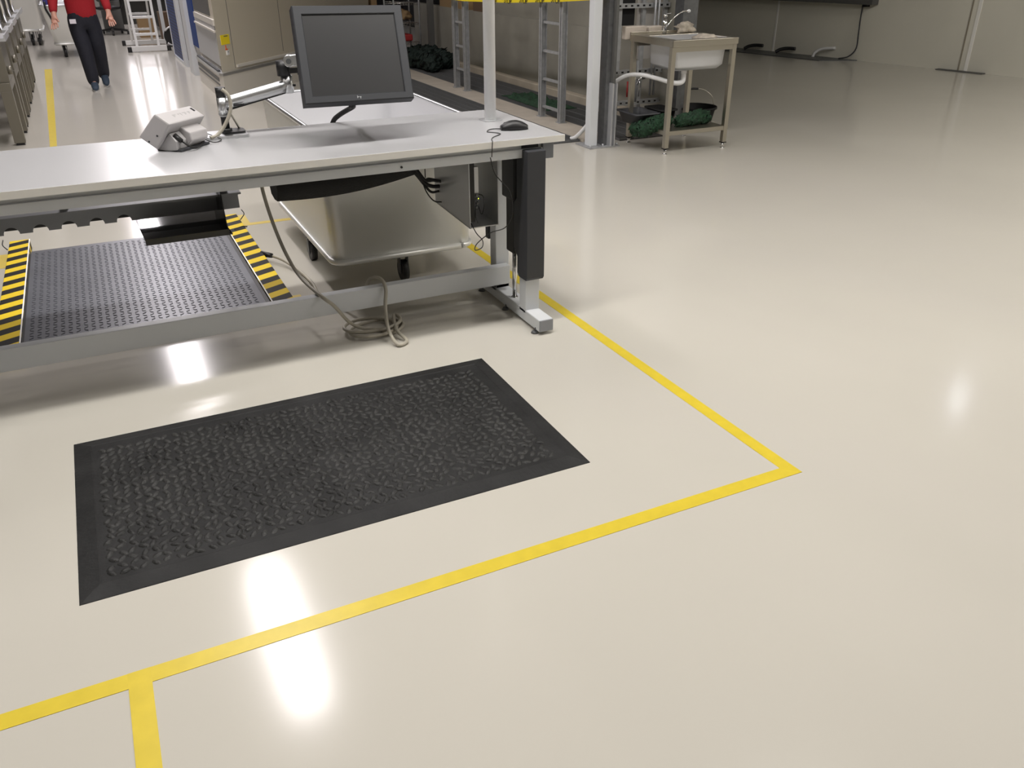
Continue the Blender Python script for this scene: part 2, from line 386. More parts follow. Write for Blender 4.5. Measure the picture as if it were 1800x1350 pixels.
# ---------------------------------------------------------------- workbench
TZ = 0.85
def make_bench():
    t = thing('workbench', 'long height-adjustable workbench with pale laminate top and grey steel frame', 'workbench', (0.55, 3.5, 0))
    xL, xR, yF, yB = -0.95, 1.79, 3.167, 3.885
    b = bm_new(); box(b, xL, xR, yF, yB, TZ - .028, TZ); top = obj('tabletop', b, M['laminate'], t, bevel=0.003)
    b = bm_new(); box(b, xL, xR + .0008, yF - .0008, yF + .0015, TZ - .0275, TZ - .0012); box(b, xR - .001, xR + .0008, yF, yB, TZ - .0275, TZ - .0012); obj('lit_edge_band', b, M['edge'], top)  # front and right edges lightened in colour to imitate light from the front
    # front and rear aluminium rails with a groove
    for nm, y0, s in (('front_rail', 3.19, 1), ('rear_rail', 3.84, -1)):
        b = bm_new()
        prof = [(xL + .05, y0, .765), (xL + .05, y0 + s * .022, .765), (xL + .05, y0 + s * .022, TZ - .028), (xL + .05, y0 + s * .012, TZ - .028), (xL + .05, y0 + s * .012, .802), (xL + .05, y0, .800)]
        extr(b, prof, (xR - .11 - xL, 0, 0))
        rail = obj(nm, b, M['powder'], t)
        if s == 1:
            b = bm_new(); cyl(b, (1.06, 3.185, .782), (1.06, 3.20, .782), .0045); obj('bolt_hole', b, M['black'], rail)
    for nm, x0, x1, ys in (('rail_end_cap', 1.695, 1.748, 3.186), ('rail_end_cap', -.90, -.86, 3.186), ('rail_end_cap', 1.695, 1.748, 3.79)):
        b = bm_new(); box(b, x0, x1, ys, ys + .055, .752, TZ - .029); obj(nm, b, M['capgrey'], t, bevel=.003)
    # side rail under the top
    b = bm_new(); box(b, 1.60, 1.68, 3.20, 3.84, .765, .82); obj('side_rail', b, M['charcoal'], t)
    # low stretcher
    b = bm_new(); box(b, -.62, 1.66, 3.44, 3.485, .105, .198); obj('stretcher', b, M['powder'], t, bevel=.003)
    def leg(x, sgn):
        L = obj('leg', bx(x - .035, x + .035, 3.17, 3.235, .055, .60), M['powder'], t, bevel=.003)
        obj('rear_post', bx(x - .035, x + .035, 3.49, 3.555, .055, .80), M['powder'], L, bevel=.003)
        f = obj('foot', bx(x - .035, x + .035, 3.035, 3.70, .016, .072), M['powder'], L, bevel=.004)
        obj('foot_end_cap', bx(x - .034, x + .034, 3.029, 3.036, .017, .071), M['powder2'], L, bevel=.002)
        b = bm_new(); extr(b, [(x - .035, 3.49, .072), (x - .035, 3.49, .105), (x - .035, 3.62, .072)], (.07, 0, 0)); obj('gusset', b, M['powder2'], L)
        for yy in (3.07, 3.38, 3.66):
            b = bm_new(); cyl(b, (x - .038, yy, .0), (x - .038, yy, .010), .018, .013); cyl(b, (x - .032, yy, .009), (x - .032, yy, .026), .006)
            obj('levelling_glide', b, M['galvd'], L)
        b = bm_new(); prof = [(x - .045, 3.142, .80), (x - .045, 3.142, .235), (x - .045, 3.152, .222), (x - .045, 3.225, .222), (x - .045, 3.24, .24), (x - .045, 3.24, .315), (x - .045, 3.275, .345), (x - .045, 3.275, .55), (x - .045, 3.245, .58), (x - .045, 3.245, .80)]
        extr(b, prof, (.09, 0, 0)); obj('front_leg_cover', b, M['charcoal'], L, bevel=.004)
        b = bm_new(); box(b, x - .035, x + .03, 3.29, 3.42, .55, .80); box(b, x - .03, x + .025, 3.30, 3.385, .30, .56); obj('lift_motor_housing', b, M['black'], L, bevel=.006)
        b = bm_new(); cyl(b, (x - .005, 3.345, .07), (x - .005, 3.345, .33), .011); cyl(b, (x - .005, 3.345, .0705), (x - .005, 3.345, .075), .016); obj('lift_rod', b, M['chrome'], L)
        b = bm_new(); box(b, x - .04, x + .035, 3.565, 3.60, .30, .80); obj('rear_leg_cover', b, M['charcoal'], L, bevel=.004)
        return L
    leg(1.643, 1); leg(-.62, -1)
    # slotted steel cable channel at the back
    b = bm_new(); z0, z1 = .536, .640; prof = []
    x = -.90; xe = .50; prof.append((x, 0, z1)); prof.append((x, 0, z0)); 
    while x < .0:
        prof.append((x + .05, 0, z0))
        for k in range(13):
            a = math.pi * (1 - k / 12); prof.append((x + .085 + .029 * math.cos(a), 0, z0 + .029 * math.sin(a)))
        x += .105; 
    prof += [(xe, 0, z0), (xe, 0, z1 - .03), (xe - .01, 0, z1)]
    extr(b, [(p[0], 3.80, p[2]) for p in prof], (0, .003, 0))
    box(b, -.9, .5, 3.70, 3.803, .62, .628)
    ch = obj('cable_channel', b, M['powder2'], t)
    obj('channel_liner', bx(-.9, .49, 3.87, 3.875, .534, .62), M['black'], ch)
    for xx in (-.8, -.2, .42): obj('channel_hanger', bx(xx, xx + .03, 3.745, 3.76, .628, .80), M['powder2'], ch)
    # black fabric cable net
    b = bm_new(); loops = []
    for k in range(13):
        u = k / 12; x = .635 + .635 * u; sag = .022 * math.sin(math.pi * u); zb = .585 + .045 * u * u - sag * .6; hy = .07 - .02 * u
        loops.append([(x, 3.66 - hy * .5, zb + .13 - .03 * u), (x, 3.655 - hy, zb + .06), (x, 3.66 - hy * .6, zb + .006), (x, 3.68, zb), (x, 3.70 + hy * .6, zb + .012), (x, 3.70 + hy, zb + .06), (x, 3.70 + hy * .5, zb + .12)])
    loft(b, loops); obj('cable_net', b, M['net'], t)
    # aluminium computer holder, open to the front
    x0, x1, y0, y1 = 1.397, 1.533, 3.30, 3.72
    b = bm_new()
    extr(b, [(x0, y0, .452), (x0, y0, .80), (x0, y1, .80), (x0, y1, .470)], (.003, 0, 0))
    extr(b, [(x1, y0, .452), (x1, y0, .80), (x1, y1, .80), (x1, y1, .470)], (.003, 0, 0))
    extr(b, [(x0, y0, .452), (x0, y1, .470), (x0, y1, .474), (x0, y0, .456)], (x1 - x0 + .003, 0, 0))
    box(b, x1 + .003, x1 + .006, y0, y1, .70, .80)
    obj('computer_holder', b, M['alu'], t)
    # smoked tray hanging at the rear
    b = bm_new()
    extr(b, [(.07, 3.93, .50), (.085, 3.53, .50), (.085, 3.53, .505), (.07, 3.93, .505)], (.335, 0, 0))
    extr(b, [(.082, 3.528, .50), (.082, 3.528, .525), (.082, 3.533, .525), (.082, 3.533, .50)], (.325, 0, 0))
    extr(b, [(.405, 3.53, .50), (.405, 3.93, .50), (.405, 3.93, .56), (.405, 3.72, .80), (.405, 3.66, .80), (.405, 3.58, .54)], (.004, 0, 0))
    obj('smoked_tray', b, M['smoke'], t)
    return t
bench = make_bench()

# mini computer in the holder
t = thing('mini_computer', 'slim black mini computer standing in the metal holder under the bench', 'computer', (1.42, 3.5, .46))
b = bm_new(); box(b, 1.402, 1.432, 3.32, 3.60, .475, .74); obj('case', b, M['black'], t, bevel=.003)
obj('port_plate', bx(1.432, 1.452, 3.325, 3.345, .60, .715), M['alu'], t)
b = bm_new()
for k in range(4): box(b, 1.436, 1.446, 3.315, 3.326, .535 + k * .018, .545 + k * .018)
obj('cable_plugs', b, M['galvd'], t)
b = bm_new(); ellip(b, (1.446, 3.318, .578), (.003, .003, .003)); obj('status_light', b, M['led'], t)
b = bm_new(); tube(b, [(1.445, 3.31, .60), (1.462, 3.30, .59), (1.47, 3.31, .54), (1.455, 3.305, .51), (1.445, 3.31, .545)], .002); tube(b, [(1.44, 3.31, .57), (1.425, 3.295, .55), (1.425, 3.30, .50), (1.44, 3.31, .47)], .002)
obj('short_leads', b, M['blackcable'], t)
# thin lead that hangs below the holder
b = bm_new(); tube(b, [(1.405, 3.31, .475), (1.405, 3.25, .445), (1.420, 3.22, .42), (1.408, 3.2, .395), (1.375, 3.2, .388), (1.395, 3.22, .41), (1.45, 3.2, .455), (1.51, 3.18, .475), (1.535, 3.16, .53), (1.535, 3.16, .60), (1.515, 3.155, .65), (1.455, 3.155, .72), (1.434, 3.155, .79)], .0022)
tag(obj('thin_cable', b, M['blackcable']), 'thin black lead looping down beside the computer holder', 'cable')
# cable bundle between net and holder
b = bm_new()
for k, (dy, dz) in enumerate(((0, 0), (.012, .01), (-.01, .014), (.004, -.012))):
    tube(b, [(1.24, 3.68 + dy, .70 + dz), (1.29, 3.67 + dy, .635 + dz), (1.325, 3.66 + dy, .585 + dz), (1.36, 3.66 + dy * 3, .565 + dz * 2.5), (1.40, 3.66 + dy * 2, .56 + dz * 2)], .009 - .001 * k)
tube(b, [(1.31, 3.66, .60), (1.33, 3.65, .54), (1.36, 3.64, .50), (1.40, 3.64, .49)], .003)
tube(b, [(1.345, 3.70, .80), (1.345, 3.70, .70), (1.34, 3.69, .60)], .0025)
tag(obj('cable_bundle', b, M['blackcable']), 'black cables leaving the sleeve toward the computer holder', 'cable bundle')

# ---------------------------------------------------------------- white pole on the bench
t = thing('upright_pole', 'thick white round pole rising from the rear right of the workbench', 'pole', (1.646, 3.615, TZ))
b = bm_new(); cyl(b, (1.646, 3.615, TZ + .003), (1.646, 3.615, 2.6), .0265, n=32); obj('tube', b, M['whitep'], t)
b = bm_new(); prism(b, rrect(1.602, 1.692, 3.57, 3.66, .012), TZ, TZ + .004); obj('base_plate', b, M['alu'], t)

# ---------------------------------------------------------------- computer mouse
t = thing('computer_mouse', 'black corded computer mouse lying on the right end of the workbench', 'mouse', (1.645, 3.375, TZ))
def mouse():
    b = bm_new(); loops = []
    A = Vector((1.585, 3.375)); Bp = Vector((1.702, 3.345)); d = (Bp - A); Lm = d.length; d.normalize(); s = Vector((-d.y, d.x))
    for k in range(11):
        u = k / 10; wd = .030 * math.sin(math.pi * (0.12 + .82 * u)) ** .5; h = .010 + .030 * math.sin(math.pi * min(1, (.08 + .86 * u))) ** .8
        c = A + d * (Lm * u); ring = []
        for q in range(12):
            a = 2 * math.pi * q / 12; yy = math.cos(a) * wd; zz = math.sin(a)
            z = TZ + .001 + (h * zz if zz > 0 else 0)
            p = c + s * yy; ring.append((p.x, p.y, z))
        loops.append(ring)
    loft(b, loops); return b
obj('shell', mouse(), M['black'], t)
b = bm_new(); ellip(b, (1.606, 3.370, TZ + .026), (.010, .0035, .008), rot=rz(-.25)); obj('scroll_wheel', b, M['charcoal'], t)
b = bm_new(); tube(b, [(1.59, 3.375, TZ + .006), (1.56, 3.40, TZ + .003), (1.53, 3.385, TZ + .003), (1.512, 3.352, TZ + .003), (1.53, 3.325, TZ + .003), (1.545, 3.295, TZ + .003), (1.53, 3.272, TZ + .003), (1.485, 3.235, TZ + .003), (1.462, 3.20, TZ + .003), (1.45, 3.166, TZ + .002), (1.445, 3.158, TZ - .012), (1.442, 3.158, .79)], .0019)
obj('cord', b, M['blackcable'], t)

# ---------------------------------------------------------------- monitor on its arm
MO = Vector((0.742, 3.35, 1.022)); ux = Vector((.459, .021, -.009)).normalized(); uz = Vector((.032, .194, .343)).normalized(); nn = ux.cross(uz).normalized()
if nn.y > 0: nn = -nn
MW, MH = .4536, .3897
def mp(u, v, wv): return MO + ux * u + uz * v - nn * wv      # wv = depth behind the front
def mbox(b, u0, u1, v0, v1, w0, w1):
    vs = [b.verts.new(mp(u, v, ww)) for ww in (w0, w1) for u, v in ((u0, v0), (u1, v0), (u1, v1), (u0, v1))]
    for q in ((0, 1, 2, 3), (7, 6, 5, 4), (0, 4, 5, 1), (1, 5, 6, 2), (2, 6, 7, 3), (3, 7, 4, 0)): b.faces.new([vs[i] for i in q])
t = thing('monitor', 'square dark grey flat monitor held over the workbench by an arm', 'monitor', tuple(mp(MW / 2, 0, .03)))
b = bm_new(); e = .036
def mloop(d, w0, bt=0): return [tuple(mp(u, v, w0)) for u, v in ((d, d + bt), (MW - d, d + bt), (MW - d, MH - d), (d, MH - d))]
loft(b, [mloop(e, .012, -.006), mloop(e, .003, -.006), mloop(e - .003, 0, -.006), mloop(.004, 0), mloop(0, .004), mloop(0, .042), mloop(.004, .046)], caps=(True, True), smooth=False)
bez = obj('bezel', b, M['screenframe'], t)
b = bm_new(); mbox(b, e, MW - e, .030, MH - e, .006, .0115); obj('screen', b, M['screen'], t)
b = bm_new(); mbox(b, .03, MW - .03, .03, MH - .03, .046, .062); mbox(b, .15, .31, .12, .26, .062, .072); obj('rear_shell', b, M['black'], t, bevel=.004)
b = bm_new()
mbox(b, .212, .2195, .0165, .019, -.0006, .001); mbox(b, .212, .2145, .0125, .0225, -.0006, .001); mbox(b, .222, .2295, .0165, .019, -.0006, .001); mbox(b, .225, .2275, .0105, .0185, -.0006, .001)
obj('maker_emblem', b, M['galv'], t, label='small pale emblem on the lower bezel')
back = mp(MW / 2, MH * .48, .075)

t = thing('articulated_stand', 'silver and black articulated monitor arm clamped to the rear bench edge', 'monitor arm', (.50, 3.79, TZ))
b = bm_new(); prism(b, rrect(.40, .575, 3.72, 3.86, .01), TZ, TZ + .012); obj('clamp_plate', b, M['alubright'], t, bevel=.002)
b = bm_new(); prism(b, rrect(.475, .57, 3.755, 3.845, .02), TZ + .012, TZ + .02); obj('black_pad', b, M['black'], t)
b = bm_new(); cyl(b, (.495, 3.80, TZ + .012), (.495, 3.80, TZ + .14), .016, n=20); cyl(b, (.495, 3.80, TZ + .012), (.495, 3.80, TZ + .03), .024, n=20); obj('post', b, M['black'], t)
b = bm_new(); cyl(b, (.495, 3.80, TZ + .085), (.495, 3.80, TZ + .155), .0215, n=24); cyl(b, (.495, 3.80, TZ + .078), (.495, 3.80, TZ + .085), .018, n=24); obj('chrome_collar', b, M['alubright'], t)
b = bm_new(); cyl(b, (.495, 3.80, TZ + .155), (.495, 3.80, TZ + .195), .0205, n=24); obj('black_swivel', b, M['black'], t)
b = bm_new()
loops = []
for k in range(9):
    u = k / 8; x = .505 + .262 * u; z = TZ + .13 + .055 * u; hw = .018 + .004 * u; hh = .023
    loops.append([(x, 3.80 - hw, z - hh), (x, 3.80 - hw * 1.1, z + hh * .4), (x, 3.80 - hw * .5, z + hh), (x, 3.80 + hw * .5, z + hh), (x, 3.80 + hw, z + hh * .4), (x, 3.80 + hw, z - hh)])
loft(b, loops); cyl(b, (.775, 3.80, TZ + .155), (.775, 3.80, TZ + .225), .026, .024, n=24)
la = obj('lower_arm', b, M['alubright'], t)
b = bm_new(); box(b, .535, .58, 3.774, 3.7775, TZ + .121, TZ + .127); bar(b, (.51, 3.795, TZ + .104), (.77, 3.795, TZ + .159), .03, .004); ellip(b, (.803, 3.79, TZ + .185), (.006, .006, .006)); obj('black_strip', b, M['black'], la)
b = bm_new(); cyl(b, (.765, 3.80, TZ + .225), (.765, 3.80, TZ + .285), .028, n=24); bar(b, (.78, 3.79, TZ + .245), (.88, 3.74, TZ + .25), .022, .02); bar(b, (.83, 3.765, TZ + .225), (.84, 3.76, TZ + .245), .018, .03); obj('elbow', b, M['black'], t)
b = bm_new(); bar(b, (.79, 3.785, TZ + .285), (.96, 3.70, TZ + .30), .034, .045); cyl(b, (.785, 3.765, TZ + .285), (.80, 3.81, TZ + .285), .024, n=24); obj('upper_arm', b, M['alubright'], t, bevel=.003)
b = bm_new(); cyl(b, (.7845, 3.763, TZ + .285), (.782, 3.755, TZ + .285), .011, n=16); obj('pivot_screw', b, M['galvd'], t)
b = bm_new(); bar(b, (.95, 3.70, TZ + .30), tuple(back), .03, .03); obj('head', b, M['black'], t)
b = bm_new(); tube(b, [(1.00, 3.55, 1.10), (1.005, 3.58, 1.0), (1.015, 3.66, .955), (1.035, 3.74, .935), (1.005, 3.83, .895), (.985, 3.90, .855), (.98, 3.93, .80), (1.0, 3.91, .70)], .011, n=10)
tube(b, [(.985, 3.56, .99), (.99, 3.62, .955), (1.02, 3.72, .935)], .006)
tag(obj('monitor_cable', b, M['net']), 'black sleeved cable bundle hanging from the monitor behind the bench edge', 'cable bundle')
# support rod behind the clamp
b = bm_new(); bar(b, (.512, 3.81, TZ + .11), (.556, 3.84, TZ + .016), .009, .004); tag(obj('brace_strip', b, M['steelw']), 'thin bare metal strip leaning from the arm to its clamp', 'metal strip')
# pale hose beside the post
b = bm_new(); tube(b, [(.495, 3.745, TZ + .195), (.515, 3.74, TZ + .17), (.520, 3.74, TZ + .13), (.507, 3.74, TZ + .09), (.478, 3.74, TZ + .045), (.445, 3.73, TZ + .016), (.415, 3.72, TZ + .010)], .0075, n=12)
tag(obj('pale_hose', b, M['beige']), 'pale thick hose curving down beside the black monitor post', 'hose')

# ---------------------------------------------------------------- weighing terminal
ang = R(43); E0 = Vector((.196, 3.589, TZ + .006)); TL = Vector((math.cos(ang), math.sin(ang), 0)); TD = Vector((-TL.y, TL.x, 0)); TU = Vector((0, 0, 1))
def tp(l, d, z): return E0 + TL * l + TD * d + TU * z
hv = Vector((-.087, .103)); tv = Vector((.068, .036))
t = thing('weighing_terminal', 'light grey weighing terminal seen from behind on the workbench', 'weighing terminal', tuple(tp(.1, 0, -.006)))
def quad_prism(b, prof, l0, l1):
    a = [b.verts.new(tp(l0, *p)) for p in prof]; c = [b.verts.new(tp(l1, *p)) for p in prof]; n = len(prof)
    for i in range(n): b.faces.new((a[i], a[(i + 1) % n], c[(i + 1) % n], c[i]))
    b.faces.new(a[::-1]); b.faces.new(c)
E1 = Vector((0, 0.0)); D1 = E1 + hv; A1 = D1 + tv; F1 = E1 + tv * 1.22
b = bm_new(); quad_prism(b, [tuple(E1), tuple(D1), tuple(A1), tuple(F1)], 0, .205); obj('housing', b, M['grey_case'], t, bevel=.007)
b = bm_new(); quad_prism(b, [(-.004, .012), (-.062, .082), (-.108, .060), (-.112, .030), (-.085, .004), (-.03, .0)], .075, .175); obj('rear_stand', b, M['grey_case'], t, bevel=.005)
b = bm_new(); quad_prism(b, [(.02, -.004), (-.06, .065), (-.088, .035), (-.085, .002), (-.05, -.004)], .015, .075); obj('terminal_box', b, M['grey_case2'], t, bevel=.004)
b = bm_new(); quad_prism(b, [(.02, -.006), (.02, 0.004), (-.10, .004), (-.10, -.006)], .02, .19); obj('foot_plate', b, M['charcoal'], t, bevel=.003)
b = bm_new(); md = (D1 + A1) / 2
nt_ = Vector((-tv.y, tv.x)).normalized()
nt_ = nt_ if nt_.y > 0 else -nt_
def onTop(l0, l1, f0, f1):
    p0 = D1 + tv * f0; p1 = D1 + tv * f1; quad_prism(b, [tuple(p0 - nt_ * .001), tuple(p1 - nt_ * .001), tuple(p1 + nt_ * .0006), tuple(p0 + nt_ * .0006)], l0, l1)
for k in range(14):
    if k % 4 != 3: onTop(.065 + k * .007, .069 + k * .007, .42 + .08 * (k % 3), .62)
obj('printed_marks', b, M['grey_case2'], t)
b = bm_new(); onTop(.183, .193, .52, .80); obj('type_plate', b, M['black'], t)
for l, d, z in ((-.0005, .006, .055), (-.0005, .052, .030)):
    b = bm_new(); cyl(b, tp(l + .002, d - .02, z), tp(l - .0015, d - .02, z), .004, n=8); obj('side_screw', b, M['charcoal'], t)
b = bm_new(); cyl(b, tp(.03, -.070, .055), tp(.035, -.098, .034), .011, .009); tube(b, [tp(.035, -.098, .034), tp(.05, -.118, .014), tp(.075, -.125, .003), tp(.105, -.115, .002), tp(.14, -.10, .004), tp(.175, -.085, .012), tp(.20, -.06, .02)], .0035)
tube(b, [tp(.19, -.07, .012), tp(.20, -.105, .0), tp(.225, -.115, -.002), tp(.26, -.10, .0), tp(.275, -.055, .006), tp(.262, -.02, .02), tp(.255, .01, .028)], .002)
tube(b, [tp(.18, -.08, .03), tp(.195, -.07, .035), tp(.20, -.07, .012)], .0025)
obj('plug_and_cord', b, M['blackcable'], t)

# ---------------------------------------------------------------- beige cable with its coil on the floor
b = bm_new()
pts = [(.609, 3.80, .70), (.609, 3.80, .60), (.632, 3.79, .45), (.665, 3.75, .31), (.70, 3.66, .22), (.735, 3.42, .205), (.78, 3.40, .16), (.84, 3.41, .07), (.905, 3.42, .02), (.97, 3.40, .010)]
for k in range(30):
    a = R(-60 + k * 28); rr = .105 + .018 * math.sin(k * .7)
    pts.append((.955 + rr * 1.12 * math.cos(a), 3.42 + rr * math.sin(a) * .85, .009 + .0009 * k))
pts += [(1.03, 3.32, .03), (1.045, 3.225, .012), (.995, 3.20, .012), (.985, 3.29, .05), (1.005, 3.38, .12), (1.025, 3.42, .19), (1.02, 3.47, .225), (.985, 3.52, .212), (.95, 3.56, .13), (.89, 3.75, .02), (.838, 3.94, .010), (.845, 4.12, .010), (.83, 4.30, .015), (.78, 4.47, .035), (.735, 4.55, .045)]
tube(b, pts, .0082, n=10, smooth=6)
o = tag(obj('power_cable', b, M['beige']), 'long beige cable coiled on the floor under the workbench', 'cable')
b = bm_new(); cyl(b, (.73, 4.56, .045), (.685, 4.62, .045), .013, .017); obj('plug', b, M['black'], o)

# ---------------------------------------------------------------- floor scale
def make_scale():
    t = thing('floor_scale', 'low grey treadplate floor scale between two hazard-striped edges behind the bench', 'floor scale', (.06, 4.6, 0))
    x0, x1, y0, y1 = -.472, .560, 3.80, 5.19
    b = bm_new(); box(b, x0, x1, y0, y1, .02, .06); box(b, x0 + .005, x1, y0, y1, .0, .03)
    pl = obj('weighing_plate', b, M['plate'], t, bevel=.002)
    b = bm_new(); p = .050; i = 0; x = x0 + .03
    while x < x1 - .03:
        y = y0 + .03; j = 0
        while y < y1 - .03:
            a = R(40 if (i + j) % 2 else -40); ca, sa = math.cos(a), math.sin(a); base, top = [], []
            for k in range(6):
                th = 2 * math.pi * k / 6; u, v = .0125 * math.cos(th), .0030 * math.sin(th)
                base.append(b.verts.new((x + u * ca - v * sa, y + u * sa + v * ca, .0598))); top.append(b.verts.new((x + .7 * (u * ca - v * sa), y + .7 * (u * sa + v * ca), .0625)))
            for k in range(6): b.faces.new((base[k], base[(k + 1) % 6], top[(k + 1) % 6], top[k]))
            b.faces.new(top); y += p * .62; j += 1
        x += p * .62; i += 1
    obj('tread_pattern', b, M['plate'], pl)
    for nm, a0, a1, yb, sg in (('left_edge', -.590, -.486, 5.46, 1), ('right_edge', .585, .690, 5.46, -1)):
        b = bm_new(); box(b, a0, a1, 3.80, yb, 0, .058); e = obj('striped_edge', b, M['hazard'], t, bevel=.004)
        xx = a1 if sg == 1 else a0
        b = bm_new(); box(b, xx - .003, xx + .003, 3.80, yb - .01, .0585, .061); obj('bright_seam', b, M['seal'], e)
    obj('black_gap_strip', bx(.562, .584, 3.80, 5.4, 0, .045), M['black'], t); obj('black_gap_strip', bx(-.486, -.473, 3.80, 5.2, 0, .045), M['black'], t)
    for q in ([(-.595, 5.30, .055), (-.615, 5.33, .075), (-.612, 5.38, .09)], [(.69, 5.3, .06), (.72, 5.33, .085), (.715, 5.38, .10)], [(.62, 5.1, .062), (.67, 5.12, .068), (.70, 5.13, .06)]):
        b = bm_new(); tube(b, q, .003); obj('stray_wire', b, M['blackcable'], t)
make_scale()

# ---------------------------------------------------------------- aluminium tub cart behind the bench
def tub(name, label, cat, X0, X1, Y0, Y1, zb, zt, taper, casters=True, group=None, rimw=.012, m_in=None):
    t = thing(name, label, cat, ((X0 + X1) / 2, (Y0 + Y1) / 2, 0), group)
    def loop(d, z, r): return [(p[0], p[1], z) for p in rrect(X0 + d, X1 - d, Y0 + d, Y1 - d, r)]
    b = bm_new()
    loft(b, [loop(taper + .02, zb, .06), loop(taper, zb + .02, .07), loop(0, zt, .05)], caps=(True, False))
    obj('outer_shell', b, M['tub'], t)
    b = bm_new(); loft(b, [loop(taper + .03, zb + .03, .05), loop(.006, zt, .045)], caps=(True, False)); loft(b, [loop(.0, zt, .05), loop(.006, zt, .045)], caps=(False, False)); obj('white_lining', b, m_in or M['tubin'], t)
    b = bm_new()
    ring = loop(-.004, zt, .055); tube(b, ring + [ring[0]], rimw, n=8, smooth=0); obj('rim', b, M['alubright'], t)
    b = bm_new(); ring = loop(taper - .004, zb + .012, .075); tube(b, ring + [ring[0]], rimw * 1.3, n=8, smooth=0); obj('bottom_bead', b, M['tub'], t)
    if casters:
        for cx, cy in ((X0 + .045, Y0 + .62), (X1 - .045, Y0 + .62), ((X0 + X1) / 2 - .0, Y0 + .09), ((X0 + X1) / 2 - .03, Y1 - .12)):
            b = bm_new(); cyl(b, (cx - .016, cy, .055), (cx + .016, cy, .055), .055, n=24); c = obj('caster', b, M['black'], t)
            b = bm_new(); box(b, cx - .024, cx - .019, cy - .02, cy + .02, .04, zb + .005); box(b, cx + .019, cx + .024, cy - .02, cy + .02, .04, zb + .005); box(b, cx - .035, cx + .035, cy - .035, cy + .035, zb - .01, zb + .005); obj('fork', b, M['galvd'], c)
    return t
tub('tub_cart', 'large deep metal tub cart with white inside standing behind the workbench', 'cart', .905, 1.70, 3.905, 5.25, .15, .80, .025)

# ---------------------------------------------------------------- galvanised ladder frames on the kerb
def ladder_frame(x, y0, y1, top, rungs, label):
    t = thing('ladder_frame', label, 'ladder', (x, (y0 + y1) / 2, .022), 'galvanised ladder frames on the kerb')
    for y in (y0, y1):
        b = bm_new(); box(b, x - .03, x - .022, y - .03, y + .03, .03, top); box(b, x + .022, x + .03, y - .03, y + .03, .03, top); box(b, x - .03, x + .03, y - .004, y + .004, .03, top)
        s = obj('upright', b, M['galv'], t)
        obj('foot_plate', bx(x - .045, x + .045, y - .04, y + .04, .022, .03), M['galv'], s)
    for z in rungs:
        b = bm_new(); bar(b, (x, y0 + .03, z), (x, y1 - .03, z), .03, .022); obj('rung', b, M['galv'], t)
    return t
ladder_frame(4.16, 7.44, 7.85, 2.6, (.128, .394, .658, .919, 1.18, 1.44, 1.70, 1.96, 2.22, 2.48), 'nearer galvanised steel ladder frame beside the steel column')
ladder_frame(4.16, 9.80, 10.12, 2.6, (.253, .514, .781, 1.05, 1.31, 1.57, 1.83, 2.09, 2.35), 'farther galvanised steel ladder frame just right of the monitor')

# yellow barrier tape strung between them and the column
b = bm_new()
prof = [(4.06, 11.2, 1.03), (4.10, 9.6, 1.027), (4.12, 8.5, 1.060), (4.12, 7.4, 1.117), (3.97, 6.52, 1.175), (3.94, 6.44, 1.18)]
lo = [b.verts.new((p[0] - .035, p[1], p[2])) for p in prof]; hi = [b.verts.new((p[0] - .035, p[1], p[2] + .075)) for p in prof]
lo2 = [b.verts.new((p[0] - .036, p[1], p[2])) for p in prof]; hi2 = [b.verts.new((p[0] - .036, p[1], p[2] + .075)) for p in prof]
for i in range(len(prof) - 1):
    b.faces.new((lo[i], lo[i + 1], hi[i + 1], hi[i])); b.faces.new((lo2[i], hi2[i], hi2[i + 1], lo2[i + 1]))
bt = tag(obj('barrier_tape', b, M['yellow']), 'yellow barrier tape with black lettering strung past the ladder frames', 'barrier tape')
for (y, z) in ((9.30, 1.024), (8.93, 1.036), (8.58, 1.050), (8.22, 1.069), (7.87, 1.088), (7.55, 1.101)):
    cu = bpy.data.curves.new('lettering', 'FONT'); cu.body = 'STOP'; cu.size = .075; cu.extrude = .0006
    tmp = bpy.data.objects.new('lettering_curve', cu); C.objects.link(tmp); bpy.context.view_layer.update()
    me = bpy.data.meshes.new_from_object(tmp.evaluated_get(bpy.context.evaluated_depsgraph_get())); bpy.data.objects.remove(tmp)
    me.materials.clear(); me.materials.append(M['black']); to = bpy.data.objects.new('lettering', me); C.objects.link(to); to.parent = bt
    to.rotation_euler = (R(90), R(3), R(-90))
    to.location = Vector((4.12 - .040 - (0.006 if y > 8.6 else 0), y, z + .008)) - Vector(bt.location)

# steel column on a base plate
t = thing('steel_column', 'pale square steel column on a bolted base plate at the kerb end', 'column', (3.97, 6.45, 0))
obj('base_plate', bx(3.83, 4.13, 6.32, 6.58, 0, .012), M['galv'], t)
obj('column_tube', bx(3.862, 3.942, 6.395, 6.475, .012, 3.6), M['powder'], t, bevel=.004)
obj('dark_channel', bx(3.99, 4.035, 6.37, 6.47, .012, 3.6), M['galvd'], t)
obj('guide_rail', bx(4.036, 4.062, 6.33, 6.40, .53, 3.6), M['darkgreyp'], t)
b = bm_new(); box(b, 4.025, 4.038, 6.31, 6.40, .012, .535); box(b, 4.062, 4.072, 6.31, 6.40, .012, .535); box(b, 4.038, 4.062, 6.345, 6.355, .012, .535); obj('lower_sleeve', b, M['alu'], t)
for xx, yy in ((3.845, 6.345), (4.115, 6.345), (3.975, 6.35), (3.96, 6.55)):
    b = bm_new(); cyl(b, (xx, yy, .012), (xx, yy, .03), .009, n=6); obj('bolt', b, M['alu'], t)

